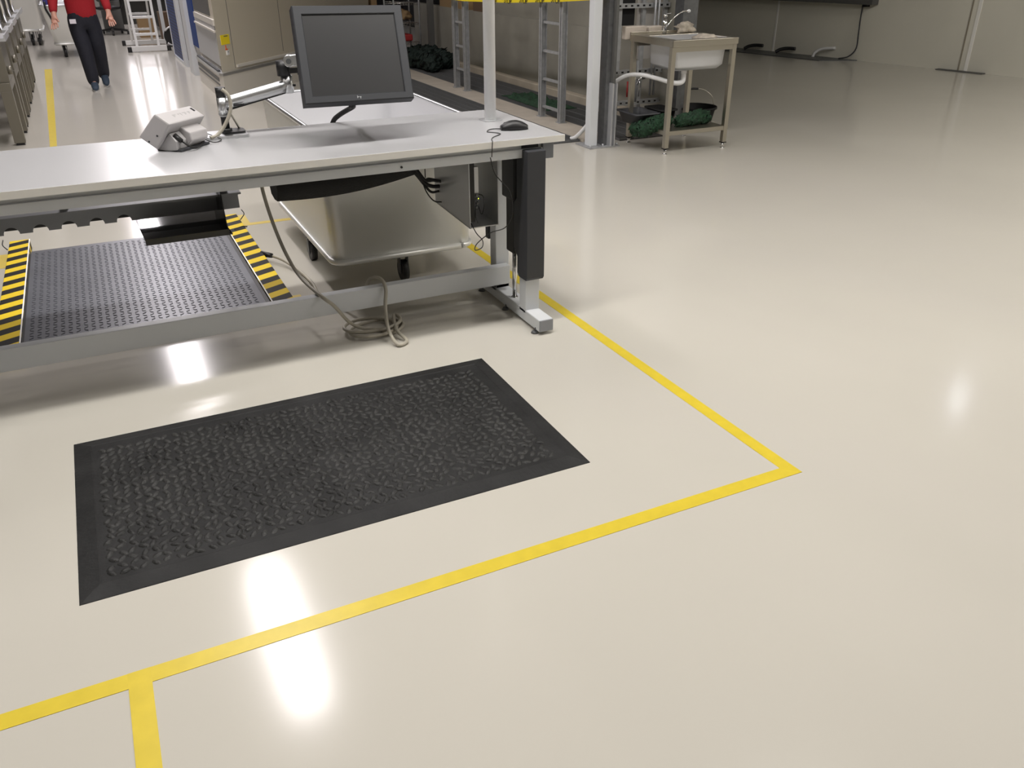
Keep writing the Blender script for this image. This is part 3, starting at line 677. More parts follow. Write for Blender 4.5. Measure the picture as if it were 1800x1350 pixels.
# ---------------------------------------------------------------- steel sink stand
def make_sink():
    t = thing('sink_stand', 'free-standing stainless steel utility sink on four legs', 'sink', (4.60, 6.15, 0))
    x0, x1, y0, y1 = 4.27, 4.93, 5.84, 6.46
    b = bm_new(); zt = .90
    box(b, x0, x1, y0, y0 + .006, .85, zt); box(b, x0, x0 + .006, y0, y1, .85, zt); box(b, x1 - .006, x1, y0, y1, .85, zt); box(b, x0, x1, y1 - .006, y1, .85, zt + .02)
    bx0, bx1, by0, by1 = 4.35, 4.87, 5.90, 6.30
    for a in ((x0, bx0, y0, y1), (bx1, x1, y0, y1), (bx0, bx1, y0, by0), (bx0, bx1, by1, y1)): box(b, *a, zt - .004, zt)
    obj('worktop', b, M['steelw'], t, bevel=.002)
    b = bm_new()
    def lp(d, z, r): return [(p[0], p[1], z) for p in rrect(bx0 + d, bx1 - d, by0 + d, by1 - d, r)]
    loft(b, [lp(0, zt - .002, .03), lp(.008, .69, .045), lp(.04, .655, .04)], caps=(False, True)); loft(b, [lp(.005, zt - .002, .03), lp(.012, .692, .045), lp(.045, .66, .04)], caps=(False, True))
    obj('basin', b, M['alu'], t)
    for lx, ly in ((x0 + .025, y0 + .03), (x1 - .025, y0 + .03), (x0 + .025, y1 - .03), (x1 - .025, y1 - .03)):
        L = obj('leg', bx(lx - .02, lx + .02, ly - .02, ly + .02, .05, .85), M['steelw'], t, bevel=.002)
        b = bm_new(); box(b, lx - .022, lx + .022, ly - .022, ly + .022, .046, .054); obj('leg_cap', b, M['black'], L)
        b = bm_new(); cyl(b, (lx, ly, 0), (lx, ly, .047), .014, n=12); cyl(b, (lx, ly, 0), (lx, ly, .006), .02, n=12); obj('adjustable_foot', b, M['chrome'], L)
    for ly in (y0 + .012, y1 - .03):
        b = bm_new(); box(b, x0 + .045, x1 - .045, ly, ly + .03, .81, .85); obj('top_rail', b, M['steelw'], t)
    b = bm_new(); box(b, x0 + .03, x1 - .03, y0 + .02, y1 - .03, .185, .19); box(b, x0 + .045, x1 - .045, y0 + .015, y0 + .02, .155, .19); box(b, x0 + .03, x1 - .03, y1 - .03, y1 - .025, .155, .19); box(b, x0 + .02, x0 + .025, y0 + .05, y1 - .05, .155, .19); obj('lower_shelf', b, M['steelw'], t)
    b = bm_new(); cyl(b, (4.535, 6.34, .90), (4.535, 6.34, 1.035), .017, n=20); cyl(b, (4.535, 6.34, 1.035), (4.535, 6.34, 1.06), .019, .015, n=20); bar(b, (4.54, 6.34, 1.062), (4.57, 6.31, 1.068), .012, .006)
    fa = obj('faucet', b, M['chrome'], t)
    b = bm_new(); tube(b, [(4.54, 6.33, .955), (4.56, 6.32, .985), (4.60, 6.31, 1.03), (4.65, 6.30, 1.066), (4.69, 6.295, 1.08), (4.722, 6.29, 1.081)], .006); obj('spout', b, M['chrome'], fa)
    b = bm_new(); ellip(b, (4.735, 6.29, 1.08), (.016, .016, .015)); obj('spout_tip', b, M['white'], fa)
    # drain pipe: white elbow under the basin and hose to the trench
    b = bm_new(); cyl(b, (4.535, 6.02, .62), (4.535, 6.02, .66), .024); tube(b, [(4.535, 6.02, .64), (4.535, 6.02, .585), (4.525, 6.02, .555), (4.49, 6.03, .545), (4.44, 6.05, .548)], .021, n=12); d = obj('drain_elbow', b, M['white'], t)
    b = bm_new(); tube(b, [(4.44, 6.05, .548), (4.36, 6.15, .575), (4.28, 6.28, .595), (4.20, 6.40, .575), (4.12, 6.50, .48), (4.06, 6.56, .33), (3.99, 6.62, .17), (3.90, 6.68, .045), (3.86, 6.72, .02)], .018, n=12); obj('drain_hose', b, M['white'], d)
    return t
make_sink()
b = bm_new(); box(b, 4.22, 4.44, 6.465, 6.52, .86, .965); box(b, 4.46, 4.60, 6.465, 6.52, .86, .96); tag(obj('splash_ledge', b, M['stone'], bevel=.01), 'cream coloured ledge behind the rear left of the steel sink', 'ledge')
def crumple(name, c, r, m_, label, cat, seed, amt=.22, sub=3):
    b = bm_new(); rnd = random.Random(seed)
    v = bmesh.ops.create_icosphere(b, subdivisions=sub, radius=1.0)['verts']
    from mathutils import noise
    for q in v:
        k = 1 + amt * noise.noise(q.co * 2.3 + Vector((seed, 0, 0))) * 2 + amt * .5 * noise.noise(q.co * 6 + Vector((0, seed, 0)))
        q.co = Vector((q.co.x * r[0] * k, q.co.y * r[1] * k, max(q.co.z, -.6) * r[2] * k)) + Vector(c)
    for f in b.faces: f.smooth = True
    return tag(obj(name, b, m_), label, cat)
crumple('rag', (4.80, 6.41, .935), (.085, .05, .05), M['rag'], 'crumpled beige rag bunched at the back edge of the sink', 'rag', 4, .3)
crumple('cloth', (4.80, 6.10, .865), (.095, .13, .045), M['rag'], 'grey beige cloth draped in the right side of the sink basin', 'cloth', 9, .2)
def net_pile(pts, r, m_, label, name='netting_roll', cat='netting', flat=.7, seed=1):
    from mathutils import noise
    b = bm_new(); tube(b, pts, r, n=26, smooth=22, radii=lambda u: r * (.25 + .75 * min(1, 8 * u * (1 - u) + .2)))
    zmin = min(p[2] for p in pts)
    for v in b.verts:
        n = noise.noise(v.co * 14 + Vector((seed, 0, 0))); n2 = noise.noise(v.co * 45 + Vector((0, seed, 0)))
        v.co += v.normal * 0 + Vector((n, noise.noise(v.co * 13 + Vector((0, 0, 5))), n * .6)) * r * .35 + Vector((n2, -n2, n2)) * r * .35 + Vector([noise.noise(v.co * 110 + Vector((7 * k_, seed, 3))) for k_ in range(3)]) * r * .28
    return tag(obj(name, b, m_), label, cat)
o = net_pile([(4.215, 6.24, .16), (4.24, 6.10, .19), (4.34, 6.02, .235), (4.42, 5.99, .245)], .065, M['green'], 'bright green netting bunch spilling over the left side of the sink shelf', seed=2)
o = net_pile([(4.47, 5.99, .235), (4.60, 6.0, .245), (4.75, 6.02, .25), (4.87, 6.02, .238)], .052, M['green'], 'long green netting roll lying across the right of the sink shelf', seed=5)
def bucket(cx, cy, z0, r0, r1, h, label, tilt=None, handle=True):
    t = thing('bucket', label, 'bucket', (cx, cy, z0))
    b = bm_new(); n = 28
    def ring(r, z): return [(cx + r * math.cos(2 * math.pi * k / n), cy + r * math.sin(2 * math.pi * k / n), z0 + z) for k in range(n)]
    loft(b, [ring(r0, 0), ring(r1, h), ring(r1 + .012, h), ring(r1 + .012, h - .02), ring(r1 + .004, h - .02)], caps=(True, False)); loft(b, [ring(r0 - .006, .006), ring(r1 - .006, h)], caps=(True, False))
    obj('pail', b, M['pail'], t)
    if handle:
        b = bm_new(); tube(b, [(cx + r1 * .9, cy - r1 * .3, z0 + h), (cx + r1 * .75, cy - .04, z0 + h + .09), (cx + r1 * .3, cy, z0 + h + .15), (cx - r1 * .3, cy + .03, z0 + h + .155), (cx - r1 * .55, cy + .05, z0 + h + .14)], .003); hd = obj('handle', b, M['steelw'], t)
        b = bm_new(); tube(b, [(cx + r1 * .05, cy + .01, z0 + h + .157), (cx - r1 * .3, cy + .03, z0 + h + .157), (cx - r1 * .55, cy + .05, z0 + h + .14)], .01); obj('grip', b, M['black'], hd)
    return t
bucket(5.27, 6.75, 0, .14, .185, .20, 'black bucket with raised wire handle on the floor behind the sink')
# black crates on the left of the shelf
def opentub(b, x0, x1, y0, y1, z0, z1, tp_, th=.006):
    def lp(d, z): return [(p[0], p[1], z) for p in rrect(x0 + d, x1 - d, y0 + d, y1 - d, .03)]
    loft(b, [lp(tp_, z0), lp(0, z1), lp(-.012, z1), lp(-.012, z1 - .012)], caps=(True, False)); loft(b, [lp(tp_ + th, z0 + th), lp(th, z1)], caps=(True, False))
b = bm_new(); opentub(b, 4.16, 4.40, 6.12, 6.44, .20, .30, .03); o = tag(obj('crate', b, M['charcoal']), 'dark grey plastic tub on the left rear of the sink shelf', 'tub')
b = bm_new(); opentub(b, 4.40, 4.56, 6.10, 6.36, .19, .32, .02)
o = tag(obj('bucket', b, M['pail']), 'black tub tilted on the sink shelf beside the green netting', 'bucket'); 

# pipe rack against the end of the low wall
t = thing('pipe_rack', 'steel strut rack with water pipes and taps behind the sink', 'pipe rack', (4.78, 7.0, 0))
for xx in (4.52, 4.78, 5.02):
    b = bm_new(); box(b, xx - .018, xx + .018, 7.02, 7.05, 0.0, 1.5); obj('strut_post', b, M['galv'], t)
for z in (.24, .52, 1.09):
    b = bm_new(); box(b, 4.45, 5.04, 6.985, 7.02, z - .02, z + .02); rr = obj('strut_rail', b, M['galv'], t)
    b = bm_new()
    for k in range(9): box(b, 4.475 + k * .065, 4.50 + k * .065, 6.9845, 6.986, z - .008, z + .008)
    obj('slot_row', b, M['dark'], rr)
b = bm_new()
for xx, z0, z1 in ((4.70, .25, .62), (4.86, .30, 1.5), (4.90, .30, 1.5), (4.66, .5, .80)): cyl(b, (xx, 6.96, z0), (xx, 6.96, z1), .011, n=10)
obj('water_pipes', b, M['galv'], t)
b = bm_new(); cyl(b, (4.60, 6.96, .30), (4.60, 6.96, .44), .008); obj('red_pipe', b, M['redp'], t)
b = bm_new(); cyl(b, (4.72, 6.94, .30), (4.72, 6.94, .47), .006); cyl(b, (4.66, 6.92, .47), (4.76, 6.92, .47), .014); bar(b, (4.69, 6.90, .46), (4.66, 6.89, .42), .01, .01); obj('tap', b, M['chrome'], t)
# dark opening panel seen behind the rack
b = bm_new(); box(b, 4.56, 4.70, 7.06, 7.08, .92, 1.5); tag(obj('dark_board', b, M['dark']), 'narrow black board fixed behind the pipe rack', 'board')
b = bm_new(); box(b, 4.74, 4.97, 7.06, 7.08, .62, 1.5); tag(obj('grey_board', b, M['wallrear']), 'grey board fixed behind the pipe rack', 'board')

# green nets by the low wall
from mathutils import noise
b = bm_new(); 
vs = []
nx, ny = 22, 34
for i in range(nx + 1):
    row = []
    for j in range(ny + 1):
        u, v = i / nx, j / ny; x = 4.36 + .36 * u + .04 * noise.noise(Vector((v * 6, 0, 1))); y = 8.1 + 1.15 * v + .05 * noise.noise(Vector((u * 5, 3, 0)))
        ed = min(u, 1 - u, v, 1 - v); h = .028 + min(1, ed * 6) * (.03 + .035 * (noise.noise(Vector((u * 5, v * 9, 0))) + noise.noise(Vector((u * 14, v * 24, 4))) * .6))
        row.append(b.verts.new((x, y, max(.023, h))))
    vs.append(row)
for i in range(nx):
    for j in range(ny): b.faces.new((vs[i][j], vs[i + 1][j], vs[i + 1][j + 1], vs[i][j + 1])).smooth = True
ed = [e_ for e_ in b.edges if e_.is_boundary]; r_ = bmesh.ops.extrude_edge_only(b, edges=ed)
for v in r_['geom']:
    if isinstance(v, bmesh.types.BMVert): v.co.z = .0215
tag(obj('netting_mat', b, M['green']), 'flat green netting heap lying on the dark grating behind the ladder frame', 'netting')
net_pile([(4.15, 12.8, .14), (4.33, 12.4, .15), (4.45, 11.9, .14), (4.42, 11.5, .11)], .12, M['greend'], 'front dark green netting roll on the floor right of the monitor', seed=3)
net_pile([(4.50, 12.85, .15), (4.62, 12.5, .16), (4.70, 12.1, .15), (4.74, 11.75, .12)], .12, M['greend'], 'rear dark green netting roll against the low wall right of the monitor', seed=8)

# dark store area: post, boxes, wire rack
b = bm_new(); box(b, 4.80, 4.88, 12.70, 12.78, 0, 3.2); tag(obj('dark_post', b, M['darkgreyp']), 'thin dark steel post standing behind the dark green netting rolls', 'post')
b = bm_new(); box(b, 5.0, 5.3, 11.7, 12.75, .80, .99); tag(obj('cardboard_box', b, M['card']), 'brown cardboard box on the low wall behind the far ladder frame', 'box')
b = bm_new(); box(b, 5.0, 5.2, 11.15, 11.5, .80, .93); tag(obj('cardboard_box', b, M['carddark']), 'small dark red brown box on the low wall beside the larger brown one', 'box')
t = thing('wire_rack', 'chrome wire shelf rack just right of the monitor top', 'rack', (4.52, 13.4, 0))
for xx, yy in ((4.76, 13.0), (4.36, 13.0), (4.76, 13.45), (4.36, 13.45)):
    b = bm_new(); cyl(b, (xx, yy, 0), (xx, yy, 1.7), .012, n=10); obj('rack_post', b, M['galv'], t)
for z in (.29, .56, .84, 1.2):
    b = bm_new(); 
    for yy in (13.0, 13.45): cyl(b, (4.36, yy, z), (4.76, yy, z), .006, n=6); cyl(b, (4.36, yy, z - .025), (4.76, yy, z - .025), .004, n=6)
    for k in range(9): cyl(b, (4.37 + k * .047, 13.0, z), (4.37 + k * .047, 13.45, z), .003, n=5); bar(b, (4.37 + k * .044, 13.0, z - .025), (4.392 + k * .044, 13.0, z), .004, .004)
    obj('wire_shelf', b, M['chrome'], t)
b = bm_new(); box(b, 4.39, 4.66, 13.05, 13.40, .305, .40); tag(obj('parts_box', b, M['redp'], bevel=.02), 'red box on the lower shelf of the wire rack', 'box')
crumple('parts_bag', (4.56, 13.2, .66), (.13, .12, .085), M['card'], 'brown and orange wrapped bundle on the middle shelf of the wire rack', 'bundle', 6, .25)
b = bm_new(); box(b, 4.25, 4.34, 13.75, 13.9, 0, 2.0); tag(obj('orange_post', b, M['card']), 'orange brown post glimpsed above the monitor', 'post')
# dark backdrop shelving
t = thing('storage_shelf', 'dark storage shelving deep behind the low wall and wire rack', 'shelving', (5.8, 14.2, 0))
b = bm_new(); box(b, 5.3, 6.8, 14.4, 14.44, 0, 2.6); obj('back_panel', b, M['dark'], t)
b = bm_new()
for z in (.7, 1.2, 1.7, 2.2): box(b, 5.3, 6.8, 13.9, 14.4, z, z + .03)
obj('shelf_boards', b, M['dark'], t)

# ---------------------------------------------------------------- stainless machine (behind the cart)
MP = Vector((1.42, 10.45)); md_ = Vector((.65, .76)); mn = Vector((.76, -.65))   # along the front, out of the front
def fp(l, o=0): p = MP + md_ * l + mn * o; return (p.x, p.y)
def make_machine():
    t = thing('steel_machine', 'large plain stainless steel machine cabinet left of the monitor', 'machine', (2.2, 12.2, 0))
    Lm = 4.3; endp = fp(Lm); back = 14.6
    body = [fp(.02, -.02), fp(Lm, -.02), (endp[0], back), (1.75, back), (1.75, 12.36), (1.44, 12.36), (1.44, 10.52)]
    b = bm_new(); prism(b, body, .31, 2.6); obj('cabinet', b, M['steel'], t)
    b = bm_new(); prism(b, [fp(-.06, .035), fp(Lm, .035), (endp[0], back), (1.75, back), (1.75, 12.36), (1.385, 12.36), (1.385, 10.45)], .0, .285); base = obj('plinth', b, M['steelpale'], t)
    b = bm_new(); prism(b, [fp(-.07, .045), fp(Lm, .045), (endp[0], back), (1.75, back), (1.75, 12.36), (1.375, 12.36), (1.375, 10.44)], .285, .315); obj('bright_lip', b, M['alubright'], t)
    b = bm_new(); box(b, 1.378, 1.386, 10.55, 12.3, .21, .25); box(b, 1.378, 1.386, 10.55, 12.3, .165, .18); obj('side_slot', b, M['darkgreyp'], base)
    def face(b, l0, l1, z0, z1, th=.004, off=-.02):
        prism(b, [fp(l0, off), fp(l1, off), fp(l1, off + th), fp(l0, off + th)], z0, z1)
    b = bm_new(); face(b, .305, .313, .33, 2.6, .0015); obj('panel_seam', b, M['darkgreyp'], t)
    b = bm_new(); face(b, 1.47, 1.478, .40, 2.6, .0015); obj('panel_seam', b, M['darkgreyp'], t)
    b = bm_new(); face(b, .34, 4.25, .335, .365, .02); obj('bottom_moulding', b, M['steelpale'], t)
    b = bm_new(); face(b, .09, .265, .598, .700); lb = obj('warning_label', b, M['yellow'], t, label='yellow warning label')
    b = bm_new(); face(b, .155, .235, .680, .690, .0045); obj('label_print', b, M['darkgreyp'], lb)
    b = bm_new(); face(b, .165, .212, .485, .535, .012); sw = obj('key_switch', b, M['white'], t)
    b = bm_new(); face(b, .184, .194, .512, .524, .014); obj('keyhole', b, M['black'], sw)
    b = bm_new(); face(b, .155, .200, .540, .552, .006); face(b, .163, .172, .552, .590, .006); obj('orange_marking', b, M['orange'], sw)
    # infeed opening on the left side
    b = bm_new(); box(b, 1.425, 1.442, 10.62, 12.3, .37, .80); obj('infeed_glass', b, M['alu'], t)
    b = bm_new(); box(b, 1.41, 1.436, 10.55, 12.2, .80, .86); box(b, 1.40, 1.43, 10.55, 12.2, .73, .75); obj('side_rail', b, M['steelpale'], t)
    b = bm_new(); box(b, 1.43, 1.441, 10.9, 12.3, .88, 2.4); obj('dark_window', b, M['darkgreyp'], t)
    b = bm_new(); box(b, 1.38, 1.41, 10.55, 12.3, .317, .335); obj('black_track', b, M['charcoal'], t)
make_machine()

# blue louvred panels in aluminium frames
def blue_panel(x, y0, y1, z1, label, m_=None):
    t = thing('blue_panel', label, 'panel', (x, (y0 + y1) / 2, 0), 'blue panels in metal frames')
    b = bm_new(); box(b, x - .02, x + .02, y0 + .05, y1 - .05, .05, z1 - .05); obj('louvre', b, m_ or M['blue'], t)
    b = bm_new(); box(b, x - .035, x + .03, y0 - .35, y0, 0.0, z1); box(b, x - .025, x + .03, y1 - .05, y1, .0, z1); box(b, x - .03, x + .03, y0, y1, 0.0, .055); box(b, x - .03, x + .03, y0, y1, z1 - .05, z1); obj('metal_frame', b, M['alu'], t)
    return t
t1 = thing('blue_panel', 'nearer aisle side blue louvred panel in a pale metal frame', 'panel', (1.43, 14.9, 0), 'blue panels in metal frames')
b = bm_new(); box(b, 1.41, 1.45, 14.32, 15.55, .045, 2.2); obj('louvre', b, M['blue'], t1)
b = bm_new(); box(b, 1.40, 1.46, 14.05, 14.32, 0, 2.2); box(b, 1.40, 1.46, 15.55, 15.60, 0, 2.2); box(b, 1.40, 1.46, 14.32, 15.6, 0.0, .045); obj('metal_frame', b, M['powder'], t1)
t2 = thing('blue_panel', 'plain blue strip panel in a pale metal frame beside the steel machine', 'panel', (1.45, 13.2, 0), 'blue panels in metal frames')
b = bm_new(); box(b, 1.435, 1.465, 12.42, 12.98, .40, 2.2); obj('panel_sheet', b, M['bluep'], t2)
b = bm_new(); box(b, 1.385, 1.465, 12.98, 13.40, 0, 2.2); obj('metal_frame', b, M['powder'], t2)
b = bm_new(); box(b, 1.44, 1.46, 13.45, 14.0, .10, 2.2); tag(obj('grey_sheet', b, M['darkgreyp']), 'dark grey sheet between the two blue panels', 'panel')

# ---------------------------------------------------------------- row of stainless machines on the left
def steel_unit(y, label):
    t = thing('steel_table_unit', label, 'steel machine', (-.95, y + .33, 0), 'row of stainless machines on the left')
    xr = -.60
    for ly in (y, y + .62):
        for lx in (xr - .09, xr - .72):
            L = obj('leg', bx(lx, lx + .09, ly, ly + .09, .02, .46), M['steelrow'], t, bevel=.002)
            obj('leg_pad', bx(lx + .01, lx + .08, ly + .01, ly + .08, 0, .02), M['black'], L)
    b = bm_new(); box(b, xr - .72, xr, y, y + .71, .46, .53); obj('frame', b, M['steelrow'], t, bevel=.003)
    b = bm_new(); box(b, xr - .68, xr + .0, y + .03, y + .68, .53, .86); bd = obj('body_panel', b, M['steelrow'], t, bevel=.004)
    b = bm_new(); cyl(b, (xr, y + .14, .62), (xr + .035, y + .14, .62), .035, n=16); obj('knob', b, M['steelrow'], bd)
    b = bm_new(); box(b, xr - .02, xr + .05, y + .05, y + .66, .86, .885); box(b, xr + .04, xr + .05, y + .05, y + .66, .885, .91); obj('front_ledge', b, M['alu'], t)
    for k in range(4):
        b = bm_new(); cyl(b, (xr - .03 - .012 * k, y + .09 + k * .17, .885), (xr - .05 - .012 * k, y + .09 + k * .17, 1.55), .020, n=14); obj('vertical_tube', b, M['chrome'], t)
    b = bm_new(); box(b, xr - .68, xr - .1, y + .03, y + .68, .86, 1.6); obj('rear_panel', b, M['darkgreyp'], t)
    return t
ordn = ['nearest stainless machine in the left row, one leg beside the aisle', 'second stainless machine of the left row counted from the bench', 'third stainless machine of the left row counted from the bench', 'fourth stainless machine of the left row counted from the bench', 'farthest stainless machine of the left row, by the grey bins']
u0 = steel_unit(8.78, ordn[0])
for k in range(1, 5):
    c = copy_tree(u0); c.location.y += .96 * k; c['label'] = ordn[k]

# ---------------------------------------------------------------- carts and things down the aisle
def bin_cart(name, label, x0, x1, y0, y1, zb, zt, taper):
    t = tub(name, label, 'cart', x0, x1, y0, y1, zb, zt, taper, casters=False, rimw=.014)
    for cx, cy in ((x0 + .22, y0 + .16), (x1 - .12, y0 + .16), (x0 + .2, y1 - .16), (x1 - .12, y1 - .16)):
        b = bm_new(); cyl(b, (cx - .02, cy, .065), (cx + .02, cy, .065), .065, n=20); c = obj('caster', b, M['black'], t)
        b = bm_new(); box(b, cx - .035, cx - .025, cy - .03, cy + .03, .06, zb + .01); box(b, cx + .025, cx + .035, cy - .03, cy + .03, .06, zb + .01); obj('fork', b, M['galvd'], c)
    return t
bin_cart('tub_cart', 'grey metal tub cart with casters behind the walking person', -.42, .36, 16.2, 17.6, .19, .78, .10)
bin_cart('tub_cart', 'pale grey metal cart at the far left end of the aisle', -.95, -.50, 18.6, 19.8, .25, 1.1, .02)
b = bm_new(); box(b, -.36, -.18, 16.25, 16.5, .74, .90); tag(obj('tool_bag', b, M['bluetub'], bevel=.02), 'violet blue bag on the front edge of the grey tub cart', 'bag')
b = bm_new(); tube(b, [(-.335, 16.18, .84), (-.34, 16.155, .74), (-.30, 16.18, .62), (-.27, 16.21, .52)], .016); tag(obj('strap', b, M['blackcable']), 'black strap hanging over the front of the grey tub cart', 'strap')
# step ladder
t = thing('step_ladder', 'white folding step ladder with wide foot bars standing in the aisle', 'ladder', (1.08, 16.8, 0))
for x0, x1 in ((.895, .935), (1.245, 1.285)):
    b = bm_new(); bar(b, ((x0 + x1) / 2, 16.62, .04), ((x0 + x1) / 2 + (.01 if x0 > 1 else -.0), 16.95, 1.9), .04, .05, (0, 1, 0)); obj('front_rail', b, M['whitep'], t)
    b = bm_new(); bar(b, ((x0 + x1) / 2, 17.9, .04), ((x0 + x1) / 2, 17.0, 1.9), .035, .04, (0, 1, 0)); obj('rear_rail', b, M['whitep'], t)
for k in range(6):
    z = .275 + .267 * k; b = bm_new(); box(b, .93, 1.25, 16.60 + .047 * k * 1.0, 16.70 + .047 * k, z - .018, z + .018); obj('step', b, M['whitep'], t)
    b = bm_new(); box(b, .93, 1.25, 17.78 - .13 * k, 17.82 - .13 * k, z - .018, z + .018); obj('rear_rung', b, M['whitep'], t)
b = bm_new(); box(b, .82, 1.39, 16.585, 16.66, .012, .088); obj('front_foot_bar', b, M['whitep'], t)
b = bm_new(); box(b, .80, 1.50, 17.86, 17.93, .012, .08); obj('rear_foot_bar', b, M['whitep'], t)
for x0, x1, y0 in ((.755, .82, 16.575), (1.39, 1.46, 16.60), (.74, .80, 17.85), (1.50, 1.56, 17.85)):
    b = bm_new(); box(b, x0, x1, y0, y0 + .085, 0, .085); obj('rubber_foot', b, M['black'], t)
# cable reel
t = thing('cable_reel', 'black cable reel with a pale rim standing beside the step ladder', 'cable reel', (1.60, 17.4, 0))
b = bm_new(); cyl(b, (1.60, 17.35, .17), (1.62, 17.45, .17), .165, n=28); obj('drum', b, M['black'], t)
b = bm_new()
for s0 in (0, 12, 20):
    tube(b, [(1.60 + .16 * math.cos(R(90 + (s0 + k) * 11)), 17.33, .172 + .16 * math.sin(R(90 + (s0 + k) * 11))) for k in range(6)], .016, n=6, smooth=0)
obj('pale_rim', b, M['white'], t)
b = bm_new(); box(b, 1.46, 1.76, 17.30, 17.5, 0, .02); bar(b, (1.60, 17.3, .17), (1.74, 17.3, .02), .03, .02); obj('stand', b, M['black'], t)
# office chair
t = thing('office_chair', 'black office chair on a star base behind the person', 'chair', (.72, 20.5, 0))
b = bm_new(); ellip(b, (.72, 20.5, .50), (.25, .24, .05)); obj('seat', b, M['black'], t)
b = bm_new(); ellip(b, (.66, 20.74, .86), (.22, .05, .28)); obj('backrest', b, M['darkgreyp'], t)
b = bm_new(); cyl(b, (.72, 20.5, .08), (.72, 20.5, .48), .03); obj('gas_lift', b, M['chrome'], t)
b = bm_new()
for k in range(5):
    a = R(72 * k - 20); bar(b, (.72, 20.5, .11), (.72 + .3 * math.cos(a), 20.5 + .3 * math.sin(a), .075), .05, .03)
obj('star_base', b, M['black'], t)
for k in range(5):
    a = R(72 * k - 20); cx, cy = .72 + .3 * math.cos(a), 20.5 + .3 * math.sin(a)
    b = bm_new(); cyl(b, (cx - .02, cy, .032), (cx + .02, cy, .032), .032, n=12); obj('caster', b, M['black'], t)
for sx in (-1, 1):
    b = bm_new(); tube(b, [(.72 + sx * .22, 20.45, .50), (.72 + sx * .29, 20.42, .60), (.72 + sx * .28, 20.42, .72), (.72 + sx * .27, 20.60, .73)], .018); obj('armrest', b, M['black'], t)
# far desks, cabinets and boxes
t = thing('far_desk', 'grey desk with dark front panel behind the step ladder', 'desk', (1.3, 21.4, 0))
b = bm_new(); box(b, .6, 2.4, 21.0, 21.8, .70, .74); obj('top', b, M['powder'], t)
b = bm_new(); box(b, .62, 2.38, 21.72, 21.75, .10, .70); obj('modesty_panel', b, M['darkgreyp'], t)
for xx in (.62, 2.3):
    obj('side_leg', bx(xx, xx + .06, 21.05, 21.75, 0, .70), M['powder2'], t)
b = bm_new(); box(b, .60, .98, 21.0, 21.55, .03, .62); tag(obj('drawer_unit', b, M['darkgreyp'], bevel=.01), 'dark grey pedestal drawer unit under the far desk', 'drawer unit')
b = bm_new(); box(b, 1.17, 1.50, 19.4, 19.8, 0, .36); tag(obj('cardboard_box', b, M['card']), 'brown cardboard box seen through the step ladder rungs', 'box')
b = bm_new(); box(b, 1.52, 1.82, 18.6, 19.0, 0, .50); tag(obj('cardboard_box', b, M['carddark']), 'tall dark brown carton right of the step ladder', 'box')
b = bm_new(); box(b, 1.50, 1.56, 18.2, 18.26, 0, 2.4); tag(obj('grey_post', b, M['powder']), 'light grey post standing just right of the step ladder', 'post')
b = bm_new(); box(b, -.10, .55, 23.0, 23.6, 0, 1.3); tag(obj('grey_cabinet', b, M['powder2']), 'grey cabinet against the rear wall behind the person', 'cabinet')
b = bm_new(); box(b, 1.75, 2.6, 22.2, 22.8, 0, 1.5); tag(obj('dark_cabinet', b, M['darkgreyp']), 'dark cabinet at the back of the aisle beside the far desk', 'cabinet')
# bright window in the rear wall
b = bm_new(); box(b, 1.15, 2.15, 25.96, 25.99, 1.2, 2.8); struct('window_1', b, M['glass_lit'])

# ---------------------------------------------------------------- things on the right wall
t = thing('wall_radiator', 'long dark grey unit mounted on the right wall at the top edge', 'wall unit', W(1.1, .1, .8))
b = bm_new(); prism(b, [W(-.9, .005, 0)[:2], W(2.62, .005, 0)[:2], W(2.62, .17, 0)[:2], W(-.9, .17, 0)[:2]], .80, 1.25); obj('housing', b, M['darkgreyp'], t)
b = bm_new(); prism(b, [W(2.42, .02, 0)[:2], W(2.5, .02, 0)[:2], W(2.5, .1, 0)[:2], W(2.42, .1, 0)[:2]], .765, .80); obj('drain_spout', b, M['black'], t)
b = bm_new(); tube(b, [W(2.41, .06, .80), W(2.40, .05, .60), W(2.41, .05, .40), W(2.42, .06, .18), W(2.34, .1, .06), W(2.2, .14, .02)], .010); tag(obj('drain_tube', b, M['charcoal']), 'thin dark tube hanging from the wall unit to the floor drain', 'tube')
b = bm_new(); tube(b, [W(1.74, .16, .0), W(1.76, .14, .07), W(1.85, .10, .13), W(2.05, .04, .155)], .022); tag(obj('white_pipe', b, M['white']), 'short white pipe bending out of the wall drain', 'pipe')
for s, ex in ((.40, 'black hose end lying on the wall drain, nearer the sink'), (1.05, 'black hose end lying on the wall drain, nearer the white pipe')):
    b = bm_new(); tube(b, [W(s, .2, .03), W(s + .06, .15, .07), W(s + .16, .10, .09), W(s + .28, .06, .09)], .028); tag(obj('hose_end', b, M['black']), ex, 'hose')

# ---------------------------------------------------------------- person
def skin_mesh(nodes, edges, radii, name, m_, parent=None, root=0, sub=1, loc=None):
    me = bpy.data.meshes.new(name); off = Vector(loc) if loc is not None else (wloc(parent) if parent else Vector((0, 0, 0)))
    me.from_pydata([Vector(n) - off for n in nodes], edges, [])
    o = bpy.data.objects.new(name, me); C.objects.link(o)
    if parent: o.parent = parent
    elif loc is not None: o.location = loc
    md = o.modifiers.new('skin', 'SKIN')
    sv = me.skin_vertices[0].data if me.skin_vertices else None
    if sv is None:
        bpy.context.view_layer.update()
    for i, r in enumerate(radii):
        r = r if isinstance(r, tuple) else (r, r)
        me.skin_vertices[0].data[i].radius = r; me.skin_vertices[0].data[i].use_root = (i == root)
    md.use_smooth_shade = True
    s = o.modifiers.new('sub', 'SUBSURF'); s.levels = sub; s.render_levels = sub + 1
    me.materials.append(m_)
    return o
